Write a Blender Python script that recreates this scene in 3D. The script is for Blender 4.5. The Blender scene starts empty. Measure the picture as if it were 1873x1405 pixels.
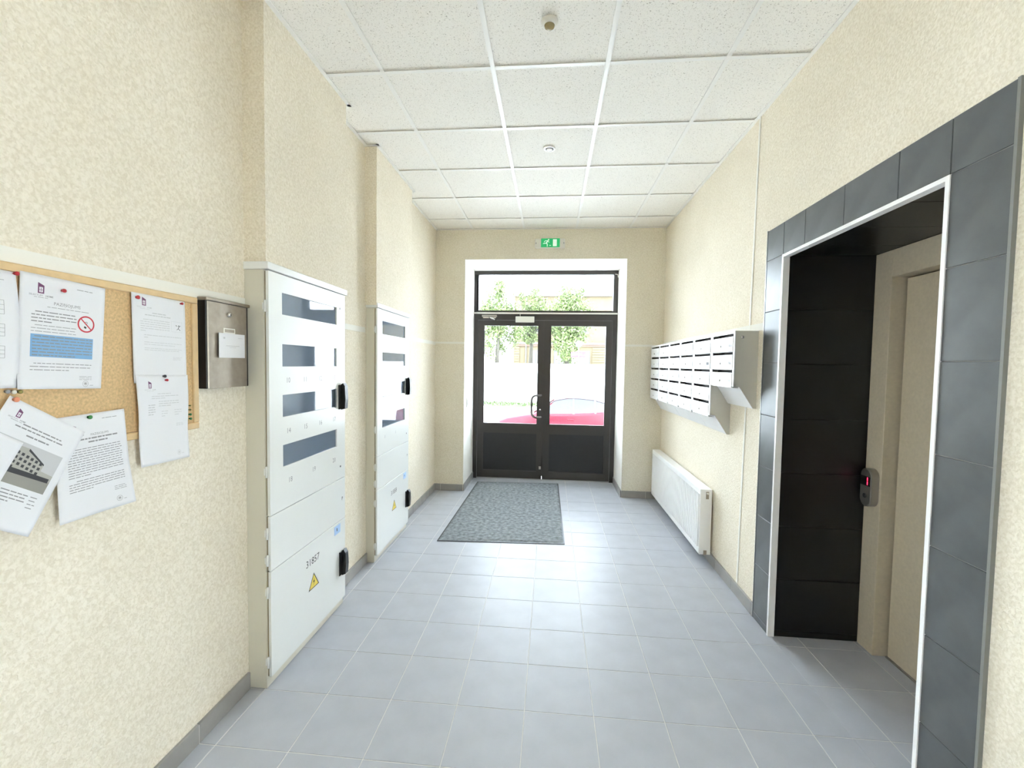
import bpy, bmesh, math, random
from mathutils import Vector, Matrix
random.seed(7)
SC = bpy.context.scene
COL = SC.collection

# ------------------------------------------------------------------ camera
F_PX, W_PX = 803.148, 1873.0
CAM = Vector((0.38886, -1.87092, 1.52459))
cam_d = bpy.data.cameras.new('camera'); cam = bpy.data.objects.new('camera', cam_d); COL.objects.link(cam)
cam_d.sensor_fit = 'HORIZONTAL'; cam_d.sensor_width = 36.0; cam_d.lens = 36.0 * F_PX / W_PX
cam_d.clip_start = 0.02; cam_d.clip_end = 400
right = Vector((0.99603594, 0.087635, 0.0152483)); down = Vector((0.01903537, -0.04254222, -0.99891332)); fwd = Vector((-0.08689107, 0.99524382, -0.04404175))
cam.matrix_world = Matrix(((right.x, -down.x, -fwd.x, CAM.x), (right.y, -down.y, -fwd.y, CAM.y), (right.z, -down.z, -fwd.z, CAM.z), (0, 0, 0, 1)))
SC.camera = cam

# ------------------------------------------------------------------ daylight and exposure
wd = bpy.data.worlds.new('sky'); SC.world = wd; wd.use_nodes = True
bgn = wd.node_tree.nodes['Background']
bgn.inputs['Color'].default_value = (0.80, 0.90, 1.0, 1); bgn.inputs['Strength'].default_value = 18.0
SC.view_settings.view_transform = 'Standard'; SC.view_settings.look = 'None'
SC.view_settings.exposure = 0.54; SC.view_settings.gamma = 1.0; SC.view_settings.use_curve_mapping = False
try:
    SC.cycles.max_bounces = 12; SC.cycles.diffuse_bounces = 10; SC.cycles.glossy_bounces = 4; SC.cycles.transparent_max_bounces = 10; SC.cycles.adaptive_threshold = 0.03
    SC.cycles.sample_clamp_indirect = 80.0
except Exception:
    pass

# ------------------------------------------------------------------ helpers: materials
def mat(name, col, rough=0.5, metal=0.0, spec=0.5, var=0.0, vscale=20.0, bump=0.0, bscale=100.0, bdist=0.004, emit=None, estr=0.0, coat=0.0, detail=3.0):
    m = bpy.data.materials.new(name); m.use_nodes = True
    nt = m.node_tree; b = nt.nodes['Principled BSDF']
    b.inputs['Base Color'].default_value = (*col, 1); b.inputs['Roughness'].default_value = rough
    b.inputs['Metallic'].default_value = metal; b.inputs['Specular IOR Level'].default_value = spec
    b.inputs['Coat Weight'].default_value = coat
    if emit:
        b.inputs['Emission Color'].default_value = (*emit, 1); b.inputs['Emission Strength'].default_value = estr
    if var > 0 or bump > 0:
        tc = nt.nodes.new('ShaderNodeTexCoord')
    if var > 0:
        n = nt.nodes.new('ShaderNodeTexNoise'); n.inputs['Scale'].default_value = vscale; n.inputs['Detail'].default_value = detail
        r = nt.nodes.new('ShaderNodeValToRGB')
        r.color_ramp.elements[0].position = 0.3; r.color_ramp.elements[1].position = 0.7
        r.color_ramp.elements[0].color = (*[max(0, c * (1 - var)) for c in col], 1)
        r.color_ramp.elements[1].color = (*[min(1, c * (1 + var)) for c in col], 1)
        nt.links.new(tc.outputs['Object'], n.inputs['Vector']); nt.links.new(n.outputs['Fac'], r.inputs['Fac'])
        nt.links.new(r.outputs['Color'], b.inputs['Base Color'])
    if bump > 0:
        n2 = nt.nodes.new('ShaderNodeTexNoise'); n2.inputs['Scale'].default_value = bscale; n2.inputs['Detail'].default_value = 4.0
        bp = nt.nodes.new('ShaderNodeBump'); bp.inputs['Strength'].default_value = bump; bp.inputs['Distance'].default_value = bdist
        nt.links.new(tc.outputs['Object'], n2.inputs['Vector']); nt.links.new(n2.outputs['Fac'], bp.inputs['Height'])
        nt.links.new(bp.outputs['Normal'], b.inputs['Normal'])
    return m

def stucco(name, col, strength):
    m = bpy.data.materials.new(name); m.use_nodes = True
    nt = m.node_tree; b = nt.nodes['Principled BSDF']; b.inputs['Roughness'].default_value = 0.85; b.inputs['Specular IOR Level'].default_value = 0.2
    g = nt.nodes.new('ShaderNodeNewGeometry')
    n = nt.nodes.new('ShaderNodeTexNoise'); n.inputs['Scale'].default_value = 95.0; n.inputs['Detail'].default_value = 3.0; n.inputs['Roughness'].default_value = 0.55; n.inputs['Distortion'].default_value = 0.6
    v = nt.nodes.new('ShaderNodeTexNoise'); v.inputs['Scale'].default_value = 2.2; v.inputs['Detail'].default_value = 4.0
    mr = nt.nodes.new('ShaderNodeMapRange'); mr.inputs['From Min'].default_value = 0.36; mr.inputs['From Max'].default_value = 0.62
    # pits of the roughcast are a touch darker and browner than its grains
    mix = nt.nodes.new('ShaderNodeMix'); mix.data_type = 'RGBA'
    mix.inputs[6].default_value = (col[0] * 0.86, col[1] * 0.84, col[2] * 0.79, 1); mix.inputs[7].default_value = (*col, 1)
    mix2 = nt.nodes.new('ShaderNodeMix'); mix2.data_type = 'RGBA'; mix2.blend_type = 'MULTIPLY'; mix2.inputs[0].default_value = 0.35
    rr = nt.nodes.new('ShaderNodeValToRGB'); rr.color_ramp.elements[0].position = 0.35; rr.color_ramp.elements[1].position = 0.65
    rr.color_ramp.elements[0].color = (0.86, 0.84, 0.80, 1); rr.color_ramp.elements[1].color = (1, 1, 1, 1)
    bp = nt.nodes.new('ShaderNodeBump'); bp.inputs['Strength'].default_value = strength; bp.inputs['Distance'].default_value = 0.006
    L = nt.links.new
    L(g.outputs['Position'], n.inputs['Vector']); L(g.outputs['Position'], v.inputs['Vector'])
    L(n.outputs['Fac'], mr.inputs['Value']); L(mr.outputs['Result'], mix.inputs[0])
    L(v.outputs['Fac'], rr.inputs['Fac']); L(mix.outputs[2], mix2.inputs[6]); L(rr.outputs['Color'], mix2.inputs[7])
    L(mix2.outputs[2], b.inputs['Base Color']); L(n.outputs['Fac'], bp.inputs['Height']); L(bp.outputs['Normal'], b.inputs['Normal'])
    return m

def ceiling_tile_mat():
    m = bpy.data.materials.new('mineral_fibre'); m.use_nodes = True
    nt = m.node_tree; b = nt.nodes['Principled BSDF']; b.inputs['Roughness'].default_value = 0.95; b.inputs['Specular IOR Level'].default_value = 0.1
    g = nt.nodes.new('ShaderNodeNewGeometry')
    n = nt.nodes.new('ShaderNodeTexNoise'); n.inputs['Scale'].default_value = 170.0; n.inputs['Detail'].default_value = 1.5; n.inputs['Distortion'].default_value = 1.2
    r = nt.nodes.new('ShaderNodeValToRGB'); r.color_ramp.elements[0].position = 0.30; r.color_ramp.elements[1].position = 0.385
    r.color_ramp.elements[0].color = (0.44, 0.41, 0.36, 1); r.color_ramp.elements[1].color = (0.91, 0.885, 0.835, 1)
    bp = nt.nodes.new('ShaderNodeBump'); bp.inputs['Strength'].default_value = 0.4; bp.inputs['Distance'].default_value = 0.002
    L = nt.links.new
    L(g.outputs['Position'], n.inputs['Vector']); L(n.outputs['Fac'], r.inputs['Fac']); L(r.outputs['Color'], b.inputs['Base Color'])
    L(r.outputs['Color'], bp.inputs['Height']); L(bp.outputs['Normal'], b.inputs['Normal'])
    return m

def glass_mat(name, tint=(1, 1, 1), refl=1.0, haze=0.0, hcol=(.5, .6, .75)):
    m = bpy.data.materials.new(name); m.use_nodes = True
    nt = m.node_tree; nt.nodes.clear(); L = nt.links.new
    o = nt.nodes.new('ShaderNodeOutputMaterial'); t = nt.nodes.new('ShaderNodeBsdfTransparent'); t.inputs['Color'].default_value = (*tint, 1)
    g = nt.nodes.new('ShaderNodeBsdfGlossy'); g.inputs['Roughness'].default_value = 0.01
    f = nt.nodes.new('ShaderNodeFresnel'); f.inputs['IOR'].default_value = 1.5
    mu = nt.nodes.new('ShaderNodeMath'); mu.operation = 'MULTIPLY'; mu.inputs[1].default_value = refl; mu.use_clamp = True
    mx = nt.nodes.new('ShaderNodeMixShader')
    L(f.outputs['Fac'], mu.inputs[0]); L(mu.outputs[0], mx.inputs['Fac']); L(t.outputs[0], mx.inputs[1]); L(g.outputs[0], mx.inputs[2])
    if haze > 0:     # mixes an even diffuse tint into the clear pane
        df = nt.nodes.new('ShaderNodeBsdfDiffuse'); df.inputs['Color'].default_value = (*hcol, 1); m2 = nt.nodes.new('ShaderNodeMixShader'); m2.inputs['Fac'].default_value = haze
        L(t.outputs[0], m2.inputs[1]); L(df.outputs[0], m2.inputs[2]); L(m2.outputs[0], mx.inputs[1])
    L(mx.outputs[0], o.inputs['Surface'])
    return m

M = dict(
    stucco=stucco('roughcast_plaster', (0.91, 0.845, 0.72), 0.55),
    stucco_fine=stucco('fine_plaster', (0.87, 0.82, 0.70), 0.22),
    reveal=mat('painted_reveal', (0.86, 0.84, 0.78), 0.7, var=0.03, vscale=6, bump=0.15, bscale=160, bdist=0.002),  # wall plaster made lighter: light falling on the reveals is in the colour
    band=mat('smooth_plaster_band', (0.85, 0.83, 0.76), 0.75, bump=0.1, bscale=120, bdist=0.002),
    ctile=ceiling_tile_mat(),
    tbar=mat('white_lacquered_steel', (0.88, 0.87, 0.84), 0.35),
    void=mat('plenum', (0.25, 0.24, 0.22), 0.9),
    ftile=mat('grey_porcelain', (0.46, 0.478, 0.525), 0.40, spec=0.15, var=0.05, vscale=7, bump=0.04, bscale=60, bdist=0.001, detail=6),
    grout=mat('grout', (0.70, 0.69, 0.66), 0.9),
    skirt=mat('skirting_tile', (0.33, 0.32, 0.30), 0.4, var=0.08, vscale=9),
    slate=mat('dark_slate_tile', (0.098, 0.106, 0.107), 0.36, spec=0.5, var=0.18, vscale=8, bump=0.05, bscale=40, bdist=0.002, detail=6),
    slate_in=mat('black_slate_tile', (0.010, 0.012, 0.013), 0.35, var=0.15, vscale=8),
    dgrout=mat('tile_joint', (0.30, 0.30, 0.28), 0.9),
    trimw=mat('white_aluminium_trim', (0.95, 0.95, 0.95), 0.3, metal=0.0),
    trimg=mat('grey_aluminium_trim', (0.45, 0.46, 0.46), 0.35, metal=0.7),
    cab=mat('cabinet_enamel', (0.83, 0.84, 0.82), 0.26, spec=0.5), cabbody=mat('cabinet_body_enamel', (0.68, 0.65, 0.55), 0.4),  # body: door enamel with the shade of its side put into the colour
    cabin=mat('cabinet_interior', (0.30, 0.37, 0.46), 0.5),
    seal=mat('brown_door_seal', (0.30, 0.25, 0.15), 0.7),  # strips along the doors; the brown is shade on the door edge
    black=mat('black_plastic', (0.012, 0.013, 0.014), 0.35),
    ink=mat('black_ink', (0.05, 0.05, 0.055), 0.6),
    inkg=mat('grey_ink', (0.28, 0.28, 0.29), 0.7),
    inkl=mat('pale_ink', (0.55, 0.55, 0.56), 0.7),
    cork=mat('cork', (0.66, 0.46, 0.24), 0.85, var=0.16, vscale=140, bump=0.3, bscale=200, bdist=0.002),
    birch=mat('birch_wood', (0.72, 0.52, 0.28), 0.5, var=0.07, vscale=30),
    paper=mat('white_paper', (0.78, 0.78, 0.80), 0.75, spec=0.2),
    purple=mat('purple_print', (0.17, 0.06, 0.14), 0.6),
    blue=mat('blue_highlight', (0.22, 0.42, 0.66), 0.7),
    redp=mat('red_print', (0.58, 0.04, 0.06), 0.6),
    bmetal=mat('dark_brushed_metal', (0.36, 0.315, 0.26), 0.42, metal=0.85, var=0.08, vscale=40),
    bblack=mat('black_lacquer', (0.012, 0.010, 0.009), 0.4),
    chrome=mat('chrome', (0.75, 0.75, 0.75), 0.18, metal=1.0),
    steel=mat('satin_steel', (0.42, 0.40, 0.37), 0.32, metal=0.9),
    mbox=mat('mailbox_white', (0.84, 0.84, 0.85), 0.35),
    mside=mat('mailbox_grey', (0.60, 0.585, 0.53), 0.40, metal=0.1),
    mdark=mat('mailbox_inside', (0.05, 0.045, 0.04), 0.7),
    rad=mat('radiator_enamel', (0.90, 0.90, 0.90), 0.35),
    dframe=mat('dark_bronze_aluminium', (0.045, 0.040, 0.036), 0.38, spec=0.5),
    dpanel=mat('dark_door_panel', (0.022, 0.022, 0.023), 0.42),
    glass=glass_mat('clear_glass', (0.97, 0.98, 0.98), 0.7),
    glass_cab=glass_mat('meter_window_glass', (0.88, 0.92, 0.96), 1.0, .40, (.44, .55, .70)),
    meter=mat('meter_case', (0.45, 0.48, 0.52), 0.4),
    yellow=mat('warning_yellow', (0.85, 0.68, 0.12), 0.5),
    lblue=mat('pale_blue_sticker', (0.42, 0.60, 0.85), 0.5),
    mat_pile=mat('grey_mat_pile', (0.23, 0.25, 0.265), 0.95, spec=0.1, var=0.40, vscale=30, bump=0.5, bscale=300, bdist=0.004, detail=12),
    rubber=mat('black_rubber', (0.02, 0.022, 0.026), 0.5),
    green=mat('exit_green', (0.01, 0.36, 0.12), 0.4, emit=(0.01, 0.45, 0.14), estr=0.35),
    exitw=mat('exit_pictogram', (0.8, 0.9, 0.82), 0.4, emit=(0.7, 1.0, 0.8), estr=0.25),
    plastic=mat('white_plastic', (0.78, 0.76, 0.70), 0.4),
    amber=mat('sensor_lens', (0.30, 0.24, 0.12), 0.25),
    lift=mat('lift_beige_enamel', (0.56, 0.49, 0.36), 0.42, var=0.05, vscale=60),
    led=mat('red_led', (0.3, 0.0, 0.02), 0.4, emit=(1.0, 0.03, 0.09), estr=3.0),
    asphalt=mat('street_asphalt', (0.72, 0.72, 0.72), 0.9, var=0.1, vscale=2),
    wwall=mat('white_retaining_wall', (0.80, 0.80, 0.78), 0.8),
    grass=mat('grass', (0.030, 0.050, 0.008), 0.8, var=0.3, vscale=3),
    earth=mat('embankment', (0.62, 0.60, 0.56), 0.9),
    leaf=mat('leaves', (0.085, 0.115, 0.035), 0.6, var=0.4, vscale=1.5),
    bark=mat('bark', (0.05, 0.045, 0.035), 0.9),
    brick=mat('ochre_brick', (0.085, 0.066, 0.036), 0.85, var=0.12, vscale=3),
    brickr=mat('red_brick_band', (0.085, 0.050, 0.036), 0.85),
    stonel=mat('pale_stone', (0.11, 0.105, 0.095), 0.8),
    wpane=mat('far_window_pane', (0.04, 0.045, 0.055), 0.15),
    wframe=mat('far_window_frame', (0.05, 0.05, 0.06), 0.6),
    roof=mat('grey_roof', (0.075, 0.07, 0.07), 0.7),
    carred=mat('red_car_paint', (0.075, 0.003, 0.010), 0.25, spec=0.25, coat=0.0),
    carglass=mat('car_glass', (0.03, 0.035, 0.04), 0.1, spec=0.3),
    carblack=mat('car_black_trim', (0.03, 0.03, 0.035), 0.4),
    tyre=mat('tyre', (0.02, 0.02, 0.02), 0.8),
    signred=mat('red_sign', (0.08, 0.012, 0.025), 0.5),
    signblue=mat('sign_blue', (0.10, 0.11, 0.16), 0.5),
)

# ------------------------------------------------------------------ helpers: objects
WL = {}
def wl(o):
    return WL.get(o.name, Vector((0, 0, 0))) if o else Vector((0, 0, 0))
def tag(o, label=None, cat=None, group=None, kind=None):
    if label: o['label'] = label
    if cat: o['category'] = cat
    if group: o['group'] = group
    if kind: o['kind'] = kind
    return o
def empty(name, loc, parent=None):
    o = bpy.data.objects.new(name, None); COL.objects.link(o); o.empty_display_size = 0.05
    o.location = Vector(loc) - wl(parent); WL[o.name] = Vector(loc)
    if parent: o.parent = parent
    return o

class MB:
    """collects faces in world coordinates, then becomes ONE mesh object"""
    def __init__(s): s.v = []; s.f = []; s.sm = []
    def add(s, vs, fs, smooth=False):
        b = len(s.v); s.v += [tuple(p) for p in vs]; s.f += [tuple(b + i for i in q) for q in fs]; s.sm += [smooth] * len(fs); return s
    def box(s, x0, x1, y0, y1, z0, z1, bev=0.0):
        x0, x1 = min(x0, x1), max(x0, x1); y0, y1 = min(y0, y1), max(y0, y1); z0, z1 = min(z0, z1), max(z0, z1)
        if bev <= 0:
            vs = [(x0, y0, z0), (x1, y0, z0), (x1, y1, z0), (x0, y1, z0), (x0, y0, z1), (x1, y0, z1), (x1, y1, z1), (x0, y1, z1)]
            return s.add(vs, [(0, 3, 2, 1), (4, 5, 6, 7), (0, 1, 5, 4), (1, 2, 6, 5), (2, 3, 7, 6), (3, 0, 4, 7)])
        bm = bmesh.new(); bmesh.ops.create_cube(bm, size=1.0)
        for v in bm.verts:
            v.co = Vector((x0 + (v.co.x + .5) * (x1 - x0), y0 + (v.co.y + .5) * (y1 - y0), z0 + (v.co.z + .5) * (z1 - z0)))
        bev = min(bev, 0.45 * min(x1 - x0, y1 - y0, z1 - z0))
        bmesh.ops.bevel(bm, geom=list(bm.edges), offset=bev, segments=1, affect='EDGES')
        return s.bm(bm)
    def bm(s, bm, smooth=False):
        bm.verts.index_update(); s.add([v.co[:] for v in bm.verts], [[v.index for v in f.verts] for f in bm.faces], smooth); bm.free(); return s
    def prism(s, poly, axis, a, b):
        """polygon given in the two other axes (in x,y,z order), swept along axis from a to b"""
        def P(p, t):
            q = list(p); q.insert(axis, t); return tuple(q)
        n = len(poly); vs = [P(p, a) for p in poly] + [P(p, b) for p in poly]
        fs = [tuple(range(n - 1, -1, -1)), tuple(range(n, 2 * n))] + [(i, (i + 1) % n, n + (i + 1) % n, n + i) for i in range(n)]
        return s.add(vs, fs)
    def tube(s, pts, rad, n=10, smooth=True, cap=True):
        pts = [Vector(p) for p in pts]; r = rad if isinstance(rad, (list, tuple)) else [rad] * len(pts)
        rings = []; prev = None
        for i, p in enumerate(pts):
            t = (pts[min(i + 1, len(pts) - 1)] - pts[max(i - 1, 0)]).normalized()
            if prev is None:
                a = Vector((0, 0, 1)) if abs(t.z) < .9 else Vector((1, 0, 0)); u = t.cross(a).normalized()
            else:
                u = (prev - t * prev.dot(t)).normalized()
            prev = u; w = t.cross(u)
            rings.append([p + (u * math.cos(2 * math.pi * k / n) + w * math.sin(2 * math.pi * k / n)) * r[i] for k in range(n)])
        vs = [q for g in rings for q in g]
        fs = [(i * n + k, i * n + (k + 1) % n, (i + 1) * n + (k + 1) % n, (i + 1) * n + k) for i in range(len(pts) - 1) for k in range(n)]
        if cap: fs += [tuple(range(n - 1, -1, -1)), tuple((len(pts) - 1) * n + k for k in range(n))]
        return s.add(vs, fs, smooth)
    def lathe(s, prof, c, axis, n=24, smooth=True):
        """prof = [(radius, offset along axis)]"""
        axis = Vector(axis).normalized(); a = Vector((0, 0, 1)) if abs(axis.z) < .9 else Vector((1, 0, 0)); u = axis.cross(a).normalized(); w = axis.cross(u); c = Vector(c)
        vs = [c + axis * h + (u * math.cos(2 * math.pi * k / n) + w * math.sin(2 * math.pi * k / n)) * r for r, h in prof for k in range(n)]
        fs = [(i * n + k, i * n + (k + 1) % n, (i + 1) * n + (k + 1) % n, (i + 1) * n + k) for i in range(len(prof) - 1) for k in range(n)]
        fs += [tuple(range(n - 1, -1, -1)), tuple((len(prof) - 1) * n + k for k in range(n))]
        return s.add(vs, fs, smooth)
    def build(s, name, m, parent=None, label=None, cat=None, group=None, kind=None):
        lo = Vector([min(v[i] for v in s.v) for i in range(3)]); hi = Vector([max(v[i] for v in s.v) for i in range(3)])
        c = Vector(((lo.x + hi.x) / 2, (lo.y + hi.y) / 2, lo.z)) if parent is None else (lo + hi) / 2
        me = bpy.data.meshes.new(name); me.from_pydata([(Vector(v) - c)[:] for v in s.v], [], s.f); me.update()
        bm = bmesh.new(); bm.from_mesh(me); bmesh.ops.recalc_face_normals(bm, faces=bm.faces[:]); bm.to_mesh(me); bm.free()
        me.polygons.foreach_set('use_smooth', s.sm)
        me.materials.append(M[m] if isinstance(m, str) else m)
        o = bpy.data.objects.new(name, me); COL.objects.link(o); o.location = c - wl(parent); WL[o.name] = c
        if parent: o.parent = parent
        return tag(o, label, cat, group, kind)
def B(*a, **k):
    return MB().box(*a, **k)
def copy_to(src, parent, c):
    o = src.copy(); COL.objects.link(o); o.parent = parent; o.location = Vector(c) - wl(parent); WL[o.name] = Vector(c); return o

# flat lettering: outlines of the built-in font as triangles in 2-D
def text2d(body, size, align='CENTER', bold=False):
    cu = bpy.data.curves.new('t', 'FONT'); cu.body = body; cu.size = size; cu.align_x = align; cu.align_y = 'CENTER'; cu.fill_mode = 'FRONT'; cu.resolution_u = 2
    if bold: cu.offset = size * 0.018
    o = bpy.data.objects.new('t', cu); COL.objects.link(o)
    dg = bpy.context.evaluated_depsgraph_get(); me = o.evaluated_get(dg).to_mesh()
    vs = [(v.co.x, v.co.y) for v in me.vertices]; fs = [tuple(p.vertices) for p in me.polygons]
    o.evaluated_get(dg).to_mesh_clear(); bpy.data.objects.remove(o); bpy.data.curves.remove(cu)
    return vs, fs

def disc2d(cx, cy, r, n=24):
    return [(cx + r * math.cos(2 * math.pi * k / n), cy + r * math.sin(2 * math.pi * k / n)) for k in range(n)]
def bar2d(x0, y0, x1, y1, w):
    d = Vector((x1 - x0, y1 - y0)); n = Vector((-d.y, d.x)).normalized() * w / 2
    return [(x0 + n.x, y0 + n.y), (x0 - n.x, y0 - n.y), (x1 - n.x, y1 - n.y), (x1 + n.x, y1 + n.y)]

# ================================================================== STRUCTURE
XL, XR, YB, YD, YR, H = -0.985, 1.665, 3.275, 3.90, -3.9, 3.0928
S = 0.302132                      # floor tile pitch
OPY0, OPY1, OPZ = -0.318, 0.697, 2.152   # lift recess opening

# ---- floor: slab of grout with one object per tile
floor = MB().box(XL - .2, 2.6, YR - .2, 4.05, -.25, -.0014).build('floor', 'grout', None, 'grey porcelain tiled floor of the entrance hall', 'floor', kind='structure')
areas = [(XL, XR, YR, YB), (-.635, 1.237, YB, 3.97), (XR, 2.30, OPY0, OPY1)]
G = 0.0017
full = None
for i in range(-4, 8):
    for j in range(-14, 14):
        x0, x1, y0, y1 = i * S + G, (i + 1) * S - G, j * S + G, (j + 1) * S - G
        rects = []
        for (ax0, ax1, ay0, ay1) in areas:
            a, b, c, d = max(x0, ax0), min(x1, ax1), max(y0, ay0), min(y1, ay1)
            if b - a > .004 and d - c > .004: rects.append((a, b, c, d))
        if not rects: continue
        if len(rects) == 1 and abs((rects[0][1] - rects[0][0]) - (x1 - x0)) < 1e-5 and abs((rects[0][3] - rects[0][2]) - (y1 - y0)) < 1e-5:
            if full is None:
                full = MB().box(x0, x1, y0, y1, -.006, 0, bev=.0010).build('floor_tile', 'ftile', floor)
            else:
                copy_to(full, floor, ((x0 + x1) / 2, (y0 + y1) / 2, -.003))
        else:
            mb = MB()
            for (a, b, c, d) in rects: mb.box(a, b, c, d, -.006, 0, bev=.0012)
            mb.build('floor_tile', 'ftile', floor)

# ---- ceiling: plenum slab, exposed grid and one object per mineral-fibre tile
ceil = MB().box(XL, XR, YR, YB, H + .06, H + .16).build('ceiling', 'void', None, 'suspended ceiling of speckled white mineral fibre tiles in a white grid', 'ceiling', kind='structure')
OX, OY, Q = -1.146073, -0.091331, 0.6
xs = [XL] + [OX + Q * i for i in range(1, 5)] + [XR]
ys = [YR] + [OY + Q * j for j in range(-6, 6)] + [YB]
fullc = None
for i in range(len(xs) - 1):
    for j in range(len(ys) - 1):
        a, b, c, d = xs[i] + .003, xs[i + 1] - .003, ys[j] + .003, ys[j + 1] - .003
        if abs(b - a - .594) < 1e-4 and abs(d - c - .594) < 1e-4:
            if fullc is None: fullc = MB().box(a, b, c, d, H + .007, H + .022).build('ceiling_tile', 'ctile', ceil)
            else: copy_to(fullc, ceil, ((a + b) / 2, (c + d) / 2, H + .0145))
        else:
            MB().box(a, b, c, d, H + .007, H + .022).build('ceiling_tile', 'ctile', ceil)
for i in range(1, 5):
    MB().box(xs[i] - .012, xs[i] + .012, YR, YB, H - .001, H + .0028).build('main_runner', 'tbar', ceil)
for j in range(1, len(ys) - 1):
    for i in range(len(xs) - 1):
        MB().box(xs[i] + .0125, xs[i + 1] - .0125, ys[j] - .012, ys[j] + .012, H - .0006, H + .0028).build('cross_tee', 'tbar', ceil)
MB().box(XR - .022, XR, YR, YB, H - .002, H + .002).build('wall_angle', 'tbar', ceil)
MB().box(XL, XR, YB - .022, YB, H - .002, H + .002).build('wall_angle', 'tbar', ceil)

# ---- walls
BX1, BX2 = -.882, -.898
WY0, WY1, WZ0, WZ1 = -2.1, -1.5, .45, 1.95
mb = MB().box(XL - .25, XL, WY1, YB + .7, -.25, H + .3).box(XL - .25, XL, YR - .2, WY0, -.25, H + .3).box(XL - .25, XL, WY0, WY1, -.25, WZ0).box(XL - .25, XL, WY0, WY1, WZ1, H + .3)
mb.box(XL - .01, BX1, 0.0, .775, 1.95, H + .02).box(XL - .01, BX2, 1.285, 2.105, 1.95, H + .02)
mb.build('wall_left', 'stucco', None, 'cream roughcast left wall boxed out above both meter cabinets', 'wall', kind='structure')
for (a, b, x) in ((0.0, .775, BX1), (1.285, 2.105, BX2)):
    MB().box(x, x + .022, a - .022, b + .022, H - .002, H + .002).box(XL, x + .022, a - .022, a, H - .002, H + .002).box(XL, x + .022, b, b + .022, H - .002, H + .002).build('wall_angle', 'tbar', ceil)
MB().box(XL, XL + .022, YR, -.022, H - .002, H + .002).box(XL, XL + .022, .797, 1.263, H - .002, H + .002).box(XL, XL + .022, 2.127, YB, H - .002, H + .002).build('wall_angle', 'tbar', ceil)

mb = MB().box(XR, 2.6, OPY1 + .012, YB + .7, -.25, H + .3).box(XR, 2.6, -1.0, OPY0 - .012, -.25, H + .3).box(XR, XR + .25, WY1, -1.0, -.25, H + .3).box(XR, XR + .25, YR - .2, WY0, -.25, H + .3).box(XR, XR + .25, WY0, WY1, -.25, WZ0).box(XR, XR + .25, WY0, WY1, WZ1, H + .3)
mb.box(XR, 2.6, OPY0 - .012, OPY1 + .012, OPZ + .012, H + .3).box(2.30, 2.6, OPY0 - .012, OPY1 + .012, -.25, OPZ + .012)
mb.build('wall_right', 'stucco', None, 'cream roughcast right wall with the lift recess', 'wall', kind='structure')

DX0, DX1, DZ = -.635, 1.237, 2.752
mb = MB().box(XL - .2, DX0, YB, 4.0, -.25, H + .3).box(DX1, 2.0, YB, 4.0, -.25, H + .3).box(DX0, DX1, YB, 4.0, DZ, H + .3)
wb = mb.build('wall_back', 'stucco_fine', None, 'beige plaster end wall around the entrance door niche', 'wall', kind='structure')
for nm, args in (('reveal_panel', (DX0, DX0 + .004, YB + .001, YD + .06, 0, DZ)), ('reveal_panel', (DX1 - .004, DX1, YB + .001, YD + .06, 0, DZ)), ('reveal_panel', (DX0, DX1, YB + .001, YD + .06, DZ - .004, DZ))):
    MB().box(*args).build(nm, 'reveal', wb)

# rear of the hall behind the viewer: closed end wall, windows added in both side walls for fill daylight
MB().box(XL, XR, YR - .2, YR, -.25, H + .3).build('wall_rear', 'stucco', None, 'cream wall closing the rear of the hall', 'wall', kind='structure')
for wi, (xa, xb, nm_) in enumerate(((XL - .25, XL, 'left'), (XR, XR + .25, 'right'))):
    wn = empty('window_%d' % (wi + 1), ((xa + xb) / 2, (WY0 + WY1) / 2, WZ0)); tag(wn, 'tall white framed window in the %s wall behind the viewer' % nm_, 'window', kind='structure')
    xm = (xa + xb) / 2; fr = MB()
    for y in (WY0, (WY0 + WY1) / 2 - .025, WY1 - .05): fr.box(xm - .03, xm + .03, y, y + .05, WZ0, WZ1)
    for z in (WZ0, WZ1 - .05): fr.box(xm - .03, xm + .03, WY0 + .05, WY1 - .05, z, z + .05)
    fr.build('window_frame', 'trimw', wn)
    for (p, q) in ((WY0 + .05, (WY0 + WY1) / 2 - .025), ((WY0 + WY1) / 2 + .025, WY1 - .05)):
        MB().box(xm - .003, xm + .003, p, q, WZ0 + .05, WZ1 - .05).build('pane', 'glass', wn)

# ---- smooth plaster band running round the walls at shoulder height, and the vertical bead on the right wall
tn = 0
def trim(mb, m, label, cat='trim'):
    global tn
    tn += 1
    return mb.build('trim_%d' % tn, m, None, label, cat, kind='structure')
trim(MB().box(XL - .004, XL + .004, WY1, -.001, 1.764, 1.803), 'band', 'smooth plaster band on the left wall above the cork notice board', 'plaster band')
trim(MB().box(XL - .004, XL + .003, .776, 1.284, 1.745, 1.783), 'band', 'smooth plaster band on the left wall between the two meter cabinets', 'plaster band')
trim(MB().box(XL - .004, XL + .003, 2.106, YB, 1.745, 1.783), 'band', 'smooth plaster band on the left wall past the second meter cabinet', 'plaster band')
trim(MB().box(XL, DX0, YB - .003, YB + .004, 1.762, 1.785), 'band', 'smooth plaster band on the end wall left of the entrance door', 'plaster band')
trim(MB().box(DX1, XR, YB - .003, YB + .004, 1.752, 1.775), 'band', 'smooth plaster band on the end wall right of the entrance door', 'plaster band')
trim(MB().box(XR - .004, XR + .004, .89, YB, 1.757, 1.80), 'band', 'smooth plaster band on the right wall just above the mailboxes', 'plaster band')
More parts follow.
